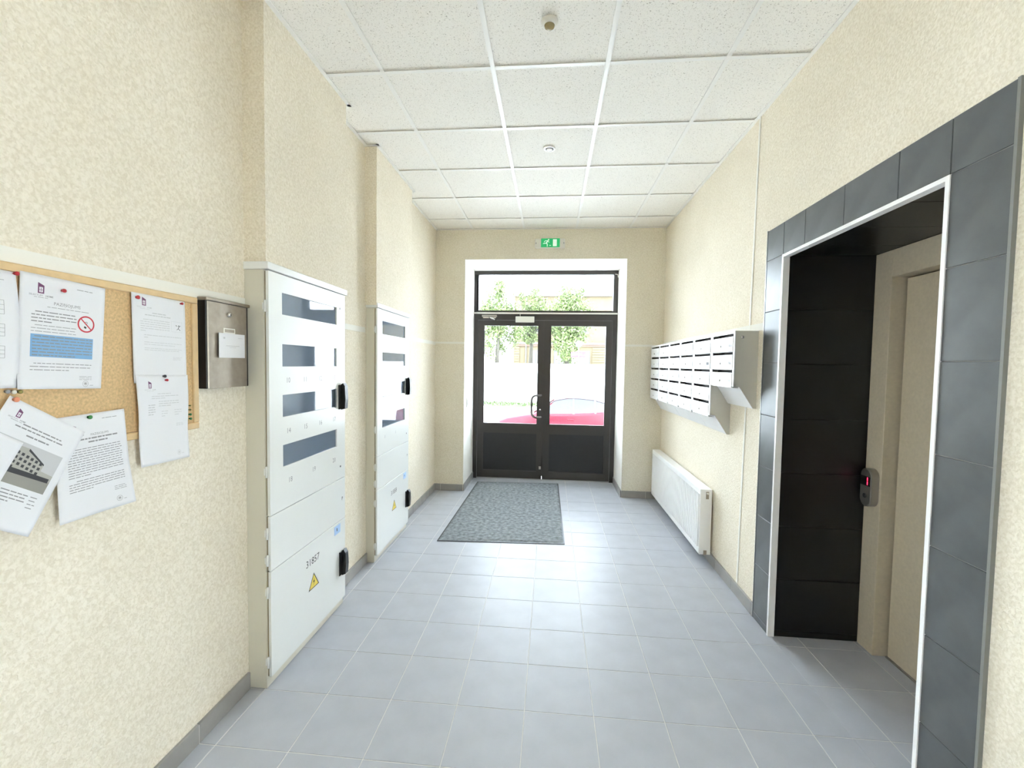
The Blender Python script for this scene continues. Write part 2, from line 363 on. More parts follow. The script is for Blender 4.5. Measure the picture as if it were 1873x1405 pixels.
mb = MB(); mb.add([(XR - .005, 1.132, .085), (XR - .005, 1.150, .085), (XR - .005, 1.068, H), (XR - .005, 1.050, H), (XR + .004, 1.132, .085), (XR + .004, 1.150, .085), (XR + .004, 1.068, H), (XR + .004, 1.050, H)],
       [(0, 1, 2, 3), (4, 7, 6, 5), (0, 4, 5, 1), (1, 5, 6, 2), (2, 6, 7, 3), (3, 7, 4, 0)])
trim(mb, 'band', 'vertical plaster corner bead on the right wall beside the lift surround', 'plaster bead')

# ---- skirting tiles
def skirting(name, label, runs):
    root = None
    for (x0, x1, y0, y1, d) in runs:      # d: 'y' runs along y, 'x' runs along x
        bk = MB().box(x0 + (.001 if d == 'y' else 0), x1 - (.001 if d == 'y' else 0), y0 + (.001 if d == 'x' else 0), y1 - (.001 if d == 'x' else 0), 0, .076)
        if root is None:
            root = bk.build(name, 'grout', None, label, 'skirting', kind='structure')
        else:
            bk.build('mortar_backing', 'grout', root)
        a, b = (y0, y1) if d == 'y' else (x0, x1)
        k0 = math.floor(a / S) * S; t = k0
        while t < b - .003:
            u, v = max(t + .0015, a), min(t + S - .0015, b)
            if v - u > .01:
                (MB().box(x0 - .0005, x1 + .0005, u, v, .0005, .079, bev=.001) if d == 'y' else MB().box(u, v, y0 - .0005, y1 + .0005, .0005, .079, bev=.001)).build('skirting_tile', 'skirt', root)
            t += S
    return root
skirting('baseboard_left', 'grey tile skirting along the left wall', [(XL, XL + .012, YR, -.004, 'y'), (XL, XL + .012, .79, 1.30, 'y'), (XL, XL + .012, 2.06, YB - .012, 'y')])
skirting('baseboard_right', 'grey tile skirting along the right wall under the radiator', [(XR - .014, XR, .885, YB - .012, 'y')])
skirting('baseboard_back', 'grey tile skirting along the end wall and into the door niche', [(XL, DX0, YB - .012, YB, 'x'), (DX1, XR, YB - .012, YB, 'x'), (DX0 + .004, DX0 + .014, YB, YD, 'y'), (DX1 - .014, DX1 - .004, YB, YD, 'y')])

# ---- slate surround of the lift recess, tile by tile
TX0, TX1 = XR - .012, XR
sur = empty('trim_lift_surround', (XR, .2, 0)); sur.name = 'trim_8'; WL[sur.name] = Vector((XR, .2, 0)); tn = 8
tag(sur, 'dark slate tile surround framing the lift recess', 'tile surround', kind='structure')
MB().box(TX0 + .004, TX1 - .0005, OPY1, .882, .0, 2.333).box(TX0 + .004, TX1 - .0005, -.513, OPY0, .0, 2.333).box(TX0 + .004, TX1 - .0005, OPY0, OPY1, OPZ, 2.333).build('tile_bed', 'dgrout', sur)
zj = [0, .040, .341, .643, .946, 1.251, 1.556, 1.855, 2.155, 2.333]
for k in range(len(zj) - 1):
    z0, z1 = zj[k] + .0015, zj[k + 1] - .0015
    MB().box(TX0, TX1 - .001, OPY1 + .002, .880, z0, z1, bev=.0012).build('slate_tile', 'slate', sur)
    MB().box(TX0, TX1 - .001, -.513, OPY0 - .002, z0, z1, bev=.0012).build('slate_tile', 'slate', sur)
yj = [OPY0, -.103, .199, .495, OPY1]
for k in range(4):
    MB().box(TX0, TX1 - .001, yj[k] + .0015, yj[k + 1] - .0015, 2.1565, 2.3315, bev=.0012).build('slate_tile', 'slate', sur)
MB().box(TX0 - .001, TX1, -.523, -.5135, 0, 2.334).build('edge_profile', mat('slate_edge_profile', (.22, .225, .21), .5), sur)
MB().box(TX0 - .002, TX1, OPY1 + .184, OPY1 + .188, 0, 2.336).build('edge_profile', 'trimg', sur)
ep = MB().box(TX0 - .004, TX0 + .03, OPY1 - .012, OPY1 + .004, 0, OPZ + .002).box(TX0 - .004, TX0 + .03, OPY0 - .004, OPY0 + .012, 0, OPZ + .002).box(TX0 - .004, TX0 + .03, OPY0 + .012, OPY1 - .012, OPZ - .014, OPZ + .002)
trim(ep, 'trimw', 'white aluminium angle trim around the edge of the lift recess', 'metal trim')

# lining of the recess: black tiles on both cheeks and the soffit
lin = empty('wall_recess', (1.95, .2, 0)); tag(lin, 'black tiled cheeks and soffit lining the lift recess', 'tile lining', kind='structure')
zl = [0, .036, .334, .637, .941, 1.246, 1.551, 1.85, OPZ]
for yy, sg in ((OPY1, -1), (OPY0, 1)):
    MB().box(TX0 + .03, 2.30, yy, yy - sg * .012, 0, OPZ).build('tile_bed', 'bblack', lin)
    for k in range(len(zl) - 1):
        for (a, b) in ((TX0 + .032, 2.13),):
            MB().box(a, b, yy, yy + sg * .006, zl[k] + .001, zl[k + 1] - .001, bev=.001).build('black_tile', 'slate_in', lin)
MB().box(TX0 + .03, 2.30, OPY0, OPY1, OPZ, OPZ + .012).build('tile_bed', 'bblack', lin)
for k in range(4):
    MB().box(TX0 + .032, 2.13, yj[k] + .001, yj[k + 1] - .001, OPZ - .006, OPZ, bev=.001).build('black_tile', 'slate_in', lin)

# ---- lift doorway at the back of the recess
d2 = empty('door_2', (2.2, .19, 0)); tag(d2, 'beige enamelled lift door deep in the dark recess', 'lift door', kind='structure')
MB().box(2.128, 2.29, .572, OPY1 - .008, 0, 2.144, bev=.002).build('door_jamb', 'lift', d2)
MB().box(2.128, 2.29, OPY0 + .008, -.20, 0, 2.144, bev=.002).build('door_jamb', 'lift', d2)
MB().box(2.129, 2.29, -.20, .572, 2.005, 2.144, bev=.002).build('door_header', 'lift', d2)
MB().box(2.196, 2.22, -.19, .560, .009, 1.996, bev=.002).build('door_panel', 'lift', d2)
MB().box(2.19, 2.235, -.19, .565, .0005, .008).build('door_sill', 'steel', d2)
MB().box(2.24, 2.29, -.20, .572, .01, 2.005).build('shaft_backing', 'black', d2)

# ---- entrance door: frame, fan light, two glazed leaves
d1 = empty('door_1', (.30, YD + .03, 0)); tag(d1, 'dark bronze glazed double entrance door with a fan light', 'door', kind='structure')
Y0, Y1 = YD, YD + .07
f = MB().box(DX0 + .004, -.578, Y0, Y1, .0, 2.748).box(1.175, DX1 - .004, Y0, Y1, .0, 2.748).box(-.578, 1.175, Y0, Y1, 2.698, 2.748).box(-.578, 1.175, Y0, Y1, 2.108, 2.234)
f.box(-.578, -.600 + .004, Y0, Y1, 2.234, 2.70)
f.build('door_frame', 'dframe', d1)
MB().box(-.578, -.578 + .002, Y0 + .01, Y1 - .01, 2.24, 2.69).build('glazing_bead', 'dframe', d1)
MB().box(-.578, 1.175, Y0 + .032, Y0 + .038, 2.234, 2.698).build('pane', 'glass', d1, 'wide fan light pane')
MB().box(.270, .318, Y0 + .022, Y0 + .034, .05, 2.106).build('meeting_strip', 'dframe', d1)
MB().box(DX0 + .004, DX1 - .004, Y0 - .018, Y0 - .001, 2.188, 2.207).build('cable_trunking', 'plastic', d1, 'thin white cable trunking')
MB().box(-.578, 1.175, Y0 + .005, Y1, .0, .012).build('threshold', 'trimg', d1)
for side, (a, b, ga, gb, pa, pb) in {'l': (-.575, .292, -.500, .226, -.49, .219), 'r': (.297, 1.172, .379, 1.103, .397, 1.105)}.items():
    lf = empty('door_leaf', ((a + b) / 2, Y0 + .03, .012), d1)
    st = MB().box(a, ga, Y0 + .004, Y1 - .006, .014, 2.105).box(gb, b, Y0 + .004, Y1 - .006, .014, 2.105)
    st.box(ga, gb, Y0 + .004, Y1 - .006, 2.045, 2.105).box(ga, gb, Y0 + .004, Y1 - .006, .622, .737).box(ga, gb, Y0 + .004, Y1 - .006, .014, .110)
    st.build('stiles_and_rails', 'dframe', lf)
    MB().box(ga - .002, gb + .002, Y0 + .03, Y0 + .036, .735, 2.047).build('pane', 'glass', lf)
    MB().box(ga - .002, gb + .002, Y0 + .016, Y0 + .04, .108, .624).build('lower_panel', 'dpanel', lf)
    bd = MB()
    for (x0, x1, z0, z1) in ((ga, gb, .110, .118), (ga, gb, .614, .622), (ga, ga + .008, .118, .614), (gb - .008, gb, .118, .614)): bd.box(x0, x1, Y0 + .008, Y0 + .018, z0, z1)
    bd.build('panel_bead', 'dframe', lf)
    bg = MB()
    for (x0, x1, z0, z1) in ((ga, gb, .737, .747), (ga, gb, 2.035, 2.045), (ga, ga + .010, .747, 2.035), (gb - .010, gb, .747, 2.035)): bg.box(x0, x1, Y0 + .010, Y0 + .03, z0, z1)
    bg.build('glazing_bead', 'dframe', lf)
    if side == 'l':
        pts = [(.268, Y0 + .003, 1.128), (.268, Y0 - .05, 1.128)]
        for k in range(9):
            t = math.pi / 2 * k / 8; pts.append((.215 - .065 * math.sin(t), Y0 - .055, 1.063 + .065 * math.cos(t)))
        for k in range(9):
            t = math.pi / 2 * k / 8; pts.append((.215 - .065 * math.cos(t), Y0 - .055, .905 - .065 * math.sin(t)))
        pts += [(.268, Y0 - .05, .840), (.268, Y0 + .003, .840)]
        MB().tube(pts, .0145, 10).build('pull_handle', mat('dull_steel', (.20, .19, .18), .5, metal=.6), lf)
        MB().lathe([(.012, 0), (.012, .014), (.009, .016)], (.262, Y0 + .004, .938), (0, -1, 0), 16).build('lock_cylinder', 'chrome', lf)
        MB().box(.255, .285, Y0 - .006, Y0 + .004, .145, .185, bev=.003).build('floor_bolt', 'steel', lf)
        MB().box(-.08, .165, Y0 - .026, Y0 - .001, 2.078, 2.155, bev=.003).build('magnetic_lock', 'plastic', lf)
        MB().tube([(-.02, Y0 - .01, 2.155), (-.022, Y0 - .012, 2.19)], .004, 6).build('lock_cable', 'plastic', lf)
        MB().box(-.525, -.325, Y0 - .03, Y0 + .004, 2.145, 2.172, bev=.004).build('door_closer', 'steel', lf)
        MB().tube([(-.43, Y0 - .03, 2.140), (-.39, Y0 - .06, 2.125), (-.335, Y0 - .02, 2.108)], .009, 8).box(-.505, -.335, Y0 - .04, Y0 - .012, 2.128, 2.140).build('closer_arm', 'chrome', lf)
MB().tube([(1.19, Y0 - .012, 2.70), (1.222, Y0 - .012, 2.695), (1.228, Y0 - .004, 2.66)], .006, 6).build('cable_clip', 'plastic', d1)

# ================================================================== THINGS INSIDE
# ---- cork notice board
WX = XL + .022
cb = empty('notice_board', (XL + .01, -.735, 1.26)); tag(cb, 'cork notice board in a birch frame on the left wall', 'notice board')
MB().box(XL + .001, XL + .014, -1.16, -.312, 1.285, 1.738).build('cork_panel', 'cork', cb)
for (a, b, c, d) in ((-1.19, -.287, 1.738, 1.762), (-1.19, -.287, 1.260, 1.284), (-.312, -.287, 1.2845, 1.7375), (-1.19, -1.165, 1.2845, 1.7375)):
    MB().box(XL + .001, WX, a, b, c, d, bev=.003).build('frame_rail', 'birch', cb)

# ---- sheets of paper: bilinear quad (Y,Z corners) with a gentle curl, print mapped on the same surface
class Sheet:
    def __init__(s, tl, tr, br, bl, x, curl=None):
        s.c = [Vector(p) for p in (tl, tr, br, bl)]; s.x = x; s.curl = curl or (lambda u, v: 0)
    def p(s, u, v, off=0.0):             # u,v in 0..1, v downward
        a = s.c[0].lerp(s.c[1], u); b = s.c[3].lerp(s.c[2], u); q = a.lerp(b, v)
        return (s.x + s.curl(u, v) + off, q.x, q.y)
def build_sheet(name, sh, label, prints, group=None):
    nu, nv = 20, 28; mb = MB()
    vs = [sh.p(i / nu, j / nv) for j in range(nv + 1) for i in range(nu + 1)]
    vs2 = [(v[0] - .00035, v[1], v[2]) for v in vs]; n = len(vs); w = nu + 1
    fs = [(j * w + i, (j + 1) * w + i, (j + 1) * w + i + 1, j * w + i + 1) for j in range(nv) for i in range(nu)]
    fs2 = [tuple(n + k for k in reversed(q)) for q in fs]
    rim = [i for i in range(w)] + [j * w + nu for j in range(1, nv + 1)] + [nv * w + i for i in range(nu - 1, -1, -1)] + [j * w for j in range(nv - 1, 0, -1)]
    fs3 = [(rim[k], rim[(k + 1) % len(rim)], n + rim[(k + 1) % len(rim)], n + rim[k]) for k in range(len(rim))]
    mb.add(vs + vs2, fs + fs2 + fs3, True)
    root = empty(name, sh.p(.5, 1.0)); tag(root, label, 'notice', group)
    mb.build('paper_sheet', 'paper', root)
    for (pname, m, polys, off) in prints:
        pm = MB()
        for pv, pf in polys:
            if len(pv) == 4 and len(pf) == 1 and max(abs(pv[2][0] - pv[0][0]), abs(pv[2][1] - pv[0][1])) > .03:
                g = 12; a_, b_, c_, d_ = (Vector(q) for q in pv)
                pv = [a_.lerp(b_, i / g).lerp(d_.lerp(c_, i / g), j / g)[:] for j in range(g + 1) for i in range(g + 1)]
                pf = [(j * (g + 1) + i, j * (g + 1) + i + 1, (j + 1) * (g + 1) + i + 1, (j + 1) * (g + 1) + i) for j in range(g) for i in range(g)]
            pm.add([sh.p(u / .21, v / .297, off) for u, v in pv], pf)
        pm.build(pname, m, root, kind='stuff' if len(polys) > 1 else None)
    return root
def R(u0, v0, u1, v1): return ([(u0, v0), (u1, v0), (u1, v1), (u0, v1)], [(0, 1, 2, 3)])
def poly(ps): return (ps, [tuple(range(len(ps)))])
def TX(s_, size, u, v, align='CENTER', bold=False):
    vs, fs = text2d(s_, size, align, bold); return ([(u + a, v - b) for a, b in vs], fs)
def lines(u0, u1, v, n, dv, h, last=.5, indent=.0, rnd=random):
    out = []
    for k in range(n):
        a = u0 + (indent if k == 0 else 0); end = u1 if k < n - 1 else u0 + (u1 - u0) * last
        while a < end - .004:
            w_ = min(rnd.uniform(.006, .021), end - a); out.append(R(a, v + k * dv, a + w_, v + k * dv + h)); a += w_ + .0022
    return out
def frame2d(u0, v0, u1, v1, t): return [R(u0, v0, u1, v0 + t), R(u0, v1 - t, u1, v1), R(u0, v0 + t, u0 + t, v1 - t), R(u1 - t, v0 + t, u1, v1 - t)]
def ring2d(cu, cv, r0, r1, n=36):
    vs = [(cu + r * math.cos(2 * math.pi * k / n), cv + r * math.sin(2 * math.pi * k / n)) for r in (r0, r1) for k in range(n)]
    return (vs, [(k, (k + 1) % n, n + (k + 1) % n, n + k) for k in range(n)])
def letterhead(u=.024, v=.012, s=1.0):
    w_, h_ = .014 * s, .028 * s; u0 = u + .016 * s
    logo = [([(u0, v), (u0 + w_, v + .007 * s), (u0 + w_, v + .0115 * s), (u0, v + .0115 * s)], [(0, 1, 2, 3)]), R(u0, v + .0115 * s, u0 + .003 * s, v + h_), R(u0 + w_ - .003 * s, v + .0115 * s, u0 + w_, v + h_), R(u0 + .003 * s, v + h_ - .003 * s, u0 + w_ - .003 * s, v + h_)]
    logo += [R(u0 + .0064 * s, v + .0135 * s, u0 + .0076 * s, v + .024 * s), R(u0 + .003 * s, v + .0182 * s, u0 + w_ - .003 * s, v + .0192 * s)]
    name = [TX('SELECTUM', .0062 * s, u + .012 * s, v + .0335 * s), TX('HOME', .0062 * s, u + .042 * s, v + .0335 * s, bold=True)] + lines(u + .008 * s, u + .042 * s, v + .038 * s, 1, .003, .0009, 1.0)
    return logo, name
def stamp(u, v, r=.0085): return [ring2d(u, v, r * .9, r), ring2d(u, v, r * .45, r * .55), R(u - r * .3, v - r * .25, u + r * .3, v + r * .2)] + lines(u + .012, u + .022, v + .004, 1, .003, .0012, 1.0)
rnd = random.Random(3)
K = .00025
# sheet at the very left, partly out of view
s0 = Sheet((-1.076, 1.744), (-.866, 1.738), (-.870, 1.446), (-1.078, 1.449), WX + .001, lambda u, v: .010 * u ** 4 * math.sin(math.pi * min(1, v * 1.05)) + .001)
lg, nm = letterhead()
tb = []
for (a, b, n) in ((.075, .11, 3), (.135, .165, 3), (.19, .22, 3)):
    for k in range(n + 1): tb.append(R(.02, a + (b - a) * k / n, .182, a + (b - a) * k / n + .0008))
    tb.append(R(.1815, a, .1823, b))
build_sheet('printed_notice', s0, 'printed sheet with ruled tables cut off by the left edge of the photo', [('logo_mark', 'purple', lg, K), ('lettering', 'inkg', nm + lines(.15, .185, .024, 2, .005, .0012, .7) + tb, K)])
# no-smoking notice
s1 = Sheet((-.856, 1.745), (-.641, 1.736), (-.662, 1.434), (-.874, 1.443), WX + .002, lambda u, v: .016 * max(0, v - .62) ** 2 * (1 - u) * 6 * .4 + .003 * math.sin(math.pi * u))
lg, nm = letterhead(.022, .020)
txt = nm + [TX('PAZIŅOJUMS', .0115, .108, .070)] + lines(.06, .165, .080, 1, .005, .0013, 1.0)
txt += lines(.026, .132, .094, 4, .0085, .0026, .45, .008) + lines(.026, .132, .130, 3, .0080, .0014, 1.0, .008)
txt += lines(.03, .178, .158, 7, .0082, .0026, .7, .004) + lines(.026, .178, .229, 3, .0085, .0018, .6, .008) + lines(.145, .180, .262, 3, .0045, .001, 1)
txt += lines(.13, .175, .020, 1, .005, .0016, 1.0) + stamp(.163, .283)
cu, cv = .1585, .114
cig = [poly([(cu - .006, cv + .010), (cu + .000, cv + .013), (cu + .0015, cv + .008), (cu - .0045, cv + .005)]), ring2d(cu, cv - .004, .0025, .0035, 14)]
ban = [ring2d(cu, cv, .0195, .0235)] + [poly(bar2d(cu - .014, cv - .014, cu + .014, cv + .014, .0032))]
build_sheet('printed_notice', s1, 'no smoking notice with a red prohibition ring and blue highlighted paragraph', [('blue_highlight', 'blue', [R(.026, .154, .180, .213)], K * .6), ('logo_mark', 'purple', lg, K), ('lettering', 'inkg', txt, K * 1.6), ('prohibition_ring', 'redp', ban, K * 1.6), ('cigarette_pictogram', 'ink', cig, K * 1.2)])
# notice with the running figure, and the crumpled one hanging under it
s2 = Sheet((-.559, 1.741), (-.351, 1.737), (-.348, 1.44), (-.556, 1.445), WX + .002, lambda u, v: .002 * math.sin(math.pi * u))
lg, nm = letterhead(.020, .010)
fig = [poly(disc2d(.1795, .0915, .0022, 12)), poly(bar2d(.181, .093, .177, .102, .0024)), poly(bar2d(.177, .102, .186, .108, .0018)), poly(bar2d(.177, .102, .170, .107, .0016)), poly(bar2d(.180, .094, .188, .091, .0014)), poly(disc2d(.168, .0915, .0018, 10)), poly(bar2d(.168, .0915, .174, .0945, .0012))]
txt = nm + lines(.072, .125, .058, 1, .005, .003, 1) + lines(.045, .150, .066, 1, .005, .003, 1) + lines(.028, .140, .082, 6, .0075, .0018, .2, .01) + lines(.04, .19, .134, 2, .0075, .0018, .12) + lines(.04, .19, .158, 2, .0075, .0014, .8) + lines(.04, .19, .178, 2, .006, .0014, .95) + lines(.15, .19, .206, 3, .0045, .001, 1) + frame2d(.147, .078, .194, .115, .0006)
build_sheet('printed_notice', s2, 'notice with a small boxed running figure pinned high on the right of the cork', [('logo_mark', 'purple', lg, K), ('lettering', 'inkl', txt, K), ('running_figure', 'ink', fig, K)])
def crump(u, v): return .0045 + .0035 * math.sin(7 * u + 5 * v) * math.sin(math.pi * v) + .016 * max(0, .5 - abs(u - .25)) * max(0, v - .25) * max(0, .9 - v) * 4 * .5 + .010 * max(0, v - .6)
s3 = Sheet((-.555, 1.472), (-.350, 1.468), (-.351, 1.162), (-.546, 1.165), WX + .003, crump)
lg, nm = letterhead(.03, .020, .85)
txt = nm + lines(.08, .135, .062, 1, .005, .0018, 1) + lines(.055, .17, .070, 2, .007, .0018, .5) + lines(.085, .165, .088, 3, .0075, .002, .6) + lines(.04, .07, .098, 5, .0078, .0028, .8) + lines(.095, .12, .122, 3, .008, .0016, .5) + lines(.145, .175, .120, 3, .008, .0016, .6) + lines(.15, .185, .168, 3, .004, .001, 1) + stamp(.162, .272)
build_sheet('printed_notice', s3, 'crumpled notice hanging below the board under the sheet with the running figure', [('logo_mark', 'purple', lg, K), ('lettering', 'inkl', txt, K * 1.4)])
# densely printed notice
s4 = Sheet((-.790, 1.358), (-.591, 1.366), (-.571, 1.062), (-.788, 1.060), WX + .0015, lambda u, v: .006 * v * v + .006 * max(0, u + v - 1.55) * 3)
lg, nm = letterhead(.028, .026)
txt = nm + lines(.135, .185, .018, 1, .005, .0016, 1) + [TX('PAZIŅOJUMS', .0095, .125, .062)] + lines(.062, .185, .070, 1, .008, .0042, 1) + lines(.09, .152, .080, 1, .008, .0042, 1) + lines(.030, .190, .098, 12, .0071, .0020, .4, .02) + lines(.030, .190, .188, 5, .0071, .0020, .4, .02) + lines(.155, .19, .232, 3, .005, .0013, 1) + stamp(.165, .272)
build_sheet('printed_notice', s4, 'densely printed notice pinned by a green pin below the cork', [('logo_mark', 'purple', lg, K), ('lettering', 'inkg', txt, K)])
# tilted sheet with the black and white photograph of a building
s5 = Sheet((-.890, 1.429), (-.716, 1.310), (-.867, 1.060), (-1.041, 1.179), WX + .008, lambda u, v: .006 * v)
lg, nm = letterhead(.022, .018, .8)
txt = nm + lines(.06, .165, .048, 1, .007, .0032, 1) + lines(.045, .175, .057, 1, .007, .0032, 1) + lines(.08, .14, .070, 1, .007, .0036, 1) + lines(.03, .16, .205, 4, .008, .0026, .7) + lines(.165, .185, .205, 4, .009, .002, .8)
ph = (.022, .088, .190, .192)
build_sheet('printed_notice', s5, 'tilted sheet with a grey photograph of a long building', [
    ('photo_sky', 'inkl', [R(.022, .088, .190, .175)], K * .6), ('photo_ground', mat('photo_grey', (.30, .29, .26), .7), [R(.022, .160, .190, .192)], K * .9),
    ('photo_building', mat('photo_beige', (.42, .41, .37), .7), [poly([(.05, .162), (.05, .100), (.105, .098), (.155, .122), (.155, .158)]), poly([(.155, .158), (.155, .140), (.190, .143), (.190, .160)])], K * 1.2),
    ('photo_dark_tones', 'ink', [poly([(.022, .168), (.022, .148), (.06, .154), (.12, .153), (.185, .152), (.185, .163), (.10, .166)]), poly([(.105, .098), (.155, .122), (.155, .126), (.105, .104)])] + [R(.056 + .0125 * i, .107 + .0125 * j + .002 * i, .063 + .0125 * i, .114 + .0125 * j + .002 * i) for i in range(8) for j in range(4) if .114 + .0125 * j + .002 * i < .156], K * 1.6),
    ('logo_mark', 'purple', lg, K), ('lettering', 'inkg', txt, K * 1.2)])
s6 = Sheet((-1.044, 1.429), (-.873, 1.306), (-1.024, 1.056), (-1.195, 1.179), WX + .018, lambda u, v: .006 * v)
build_sheet('printed_notice', s6, 'blank corner of a tilted sheet overlapping the building photograph at the left edge', [('lettering', 'inkg', lines(.09, .16, .045, 2, .008, .002, 1), K)])

def pin(m, y, z, x, label, r=.0052):
    MB().lathe([(.0012, -.006), (.0012, .002), (r * .75, .002), (r * .45, .005), (r, .007), (r, .010), (r * .7, .0115), (.0005, .012)], (x, y, z), (1, 0, 0), 14).build('push_pin', m, None, label, 'push pin')
pr, pg, pk, pw, pgr, po, py_ = (mat(n, c, .35) for n, c in (('red_pin', (.50, .02, .03)), ('green_pin', (.03, .20, .05)), ('black_pin', (.015, .015, .025)), ('white_pin', (.72, .70, .62)), ('grey_pin', (.35, .36, .38)), ('orange_pin', (.75, .28, .16)), ('olive_pin', (.22, .20, .04))))
pin(pr, -.872, 1.734, WX + .006, 'red push pin on the sheet at the far left of the board')
pin(pr, -.765, 1.709, WX + .006, 'red push pin holding the no smoking notice')
pin(pr, -.544, 1.725, WX + .003, 'dark red push pin in the upper left corner of the running figure notice', .0062)
pin(pr, -.373, 1.728, WX + .003, 'red push pin in the upper right corner of the running figure notice', .0045)
pin(pk, -.454, 1.466, WX + .007, 'black push pin on the top edge of the crumpled notice')
pin(pr, -.446, 1.452, WX + .007, 'red push pin just under the black pin on the crumpled notice', .0042)
pin(pg, -.703, 1.352, WX + .003, 'green push pin holding the densely printed notice', .0058)
pin(pgr, -.889, 1.438, XL + .014, 'grey push pin in the cork, left of three above the tilted photo sheet')
pin(pw, -.876, 1.436, XL + .014, 'cream push pin in the cork, middle of three above the tilted photo sheet')
pin(py_, -.863, 1.436, XL + .014, 'olive push pin in the cork, right of three above the tilted photo sheet')
pin(po, -.884, 1.418, WX + .009, 'orange push pin in the top corner of the tilted photo sheet', .0065)
pin(py_, -.333, 1.352, XL + .014, 'topmost olive push pin of the row by the right rail of the board', .0032)
pin(py_, -.332, 1.336, XL + .014, 'second olive push pin from the top by the right rail of the board', .0034)
pin(pg, -.331, 1.318, XL + .014, 'upper green push pin by the right rail of the board', .0045)
pin(pg, -.330, 1.302, XL + .014, 'lowest green push pin by the right rail of the board', .0045)

# ---- dark metal letter box beside the notice board
lb = empty('letter_box', (XL + .02, -.147, 1.409)); tag(lb, 'dark brushed metal letter box on the wall beside the notice board', 'letter box')
fx = -.945
MB().box(XL + .001, fx - .003, -.268, -.030, 1.412, 1.758, bev=.002).build('body', 'bblack', lb)
MB().prism([(fx - .003, -.262), (fx, -.258), (fx + .001, -.20), (fx, -.045), (fx - .006, -.033), (fx - .012, -.030), (fx - .012, -.262)], 2, 1.4125, 1.755).build('front_cover', 'bmetal', lb)
MB().box(XL + .001, fx + .004, -.271, -.024, 1.757, 1.770, bev=.002).build('lid', 'bmetal', lb)
lk = MB().lathe([(.0105, 0), (.0105, .004), (.008, .007), (.008, .009)], (fx, -.149, 1.712), (1, 0, 0), 20).build('lock', 'chrome', lb)
MB().box(fx + .008, fx + .0096, -.151, -.147, 1.707, 1.717).build('keyhole', 'black', lk)
nf = MB().box(fx, fx + .003, -.182, -.116, 1.634, 1.657, bev=.001).build('name_frame', 'plastic', lb)
MB().box(fx + .003, fx + .0036, -.176, -.122, 1.640, 1.652).build('name_slot', 'bmetal', nf)
pl = MB().box(fx + .006, fx + .007, -.214, -.065, 1.535, 1.635).build('paper_label', 'paper', lb, 'white printed paper label')
ll = MB()
for (a, b, z, h) in ((-.175, -.098, 1.583, .0022), (-.155, -.118, 1.577, .0015), (-.105, -.078, 1.617, .0015), (-.19, -.18, 1.612, .008)):
    ll.box(fx + .0070, fx + .0073, a, b, z, z + h)
ll.build('lettering', 'inkl', pl)
MB().box(fx + .0005, fx + .006, -.205, -.075, 1.54, 1.63).build('label_holder', 'black', lb)

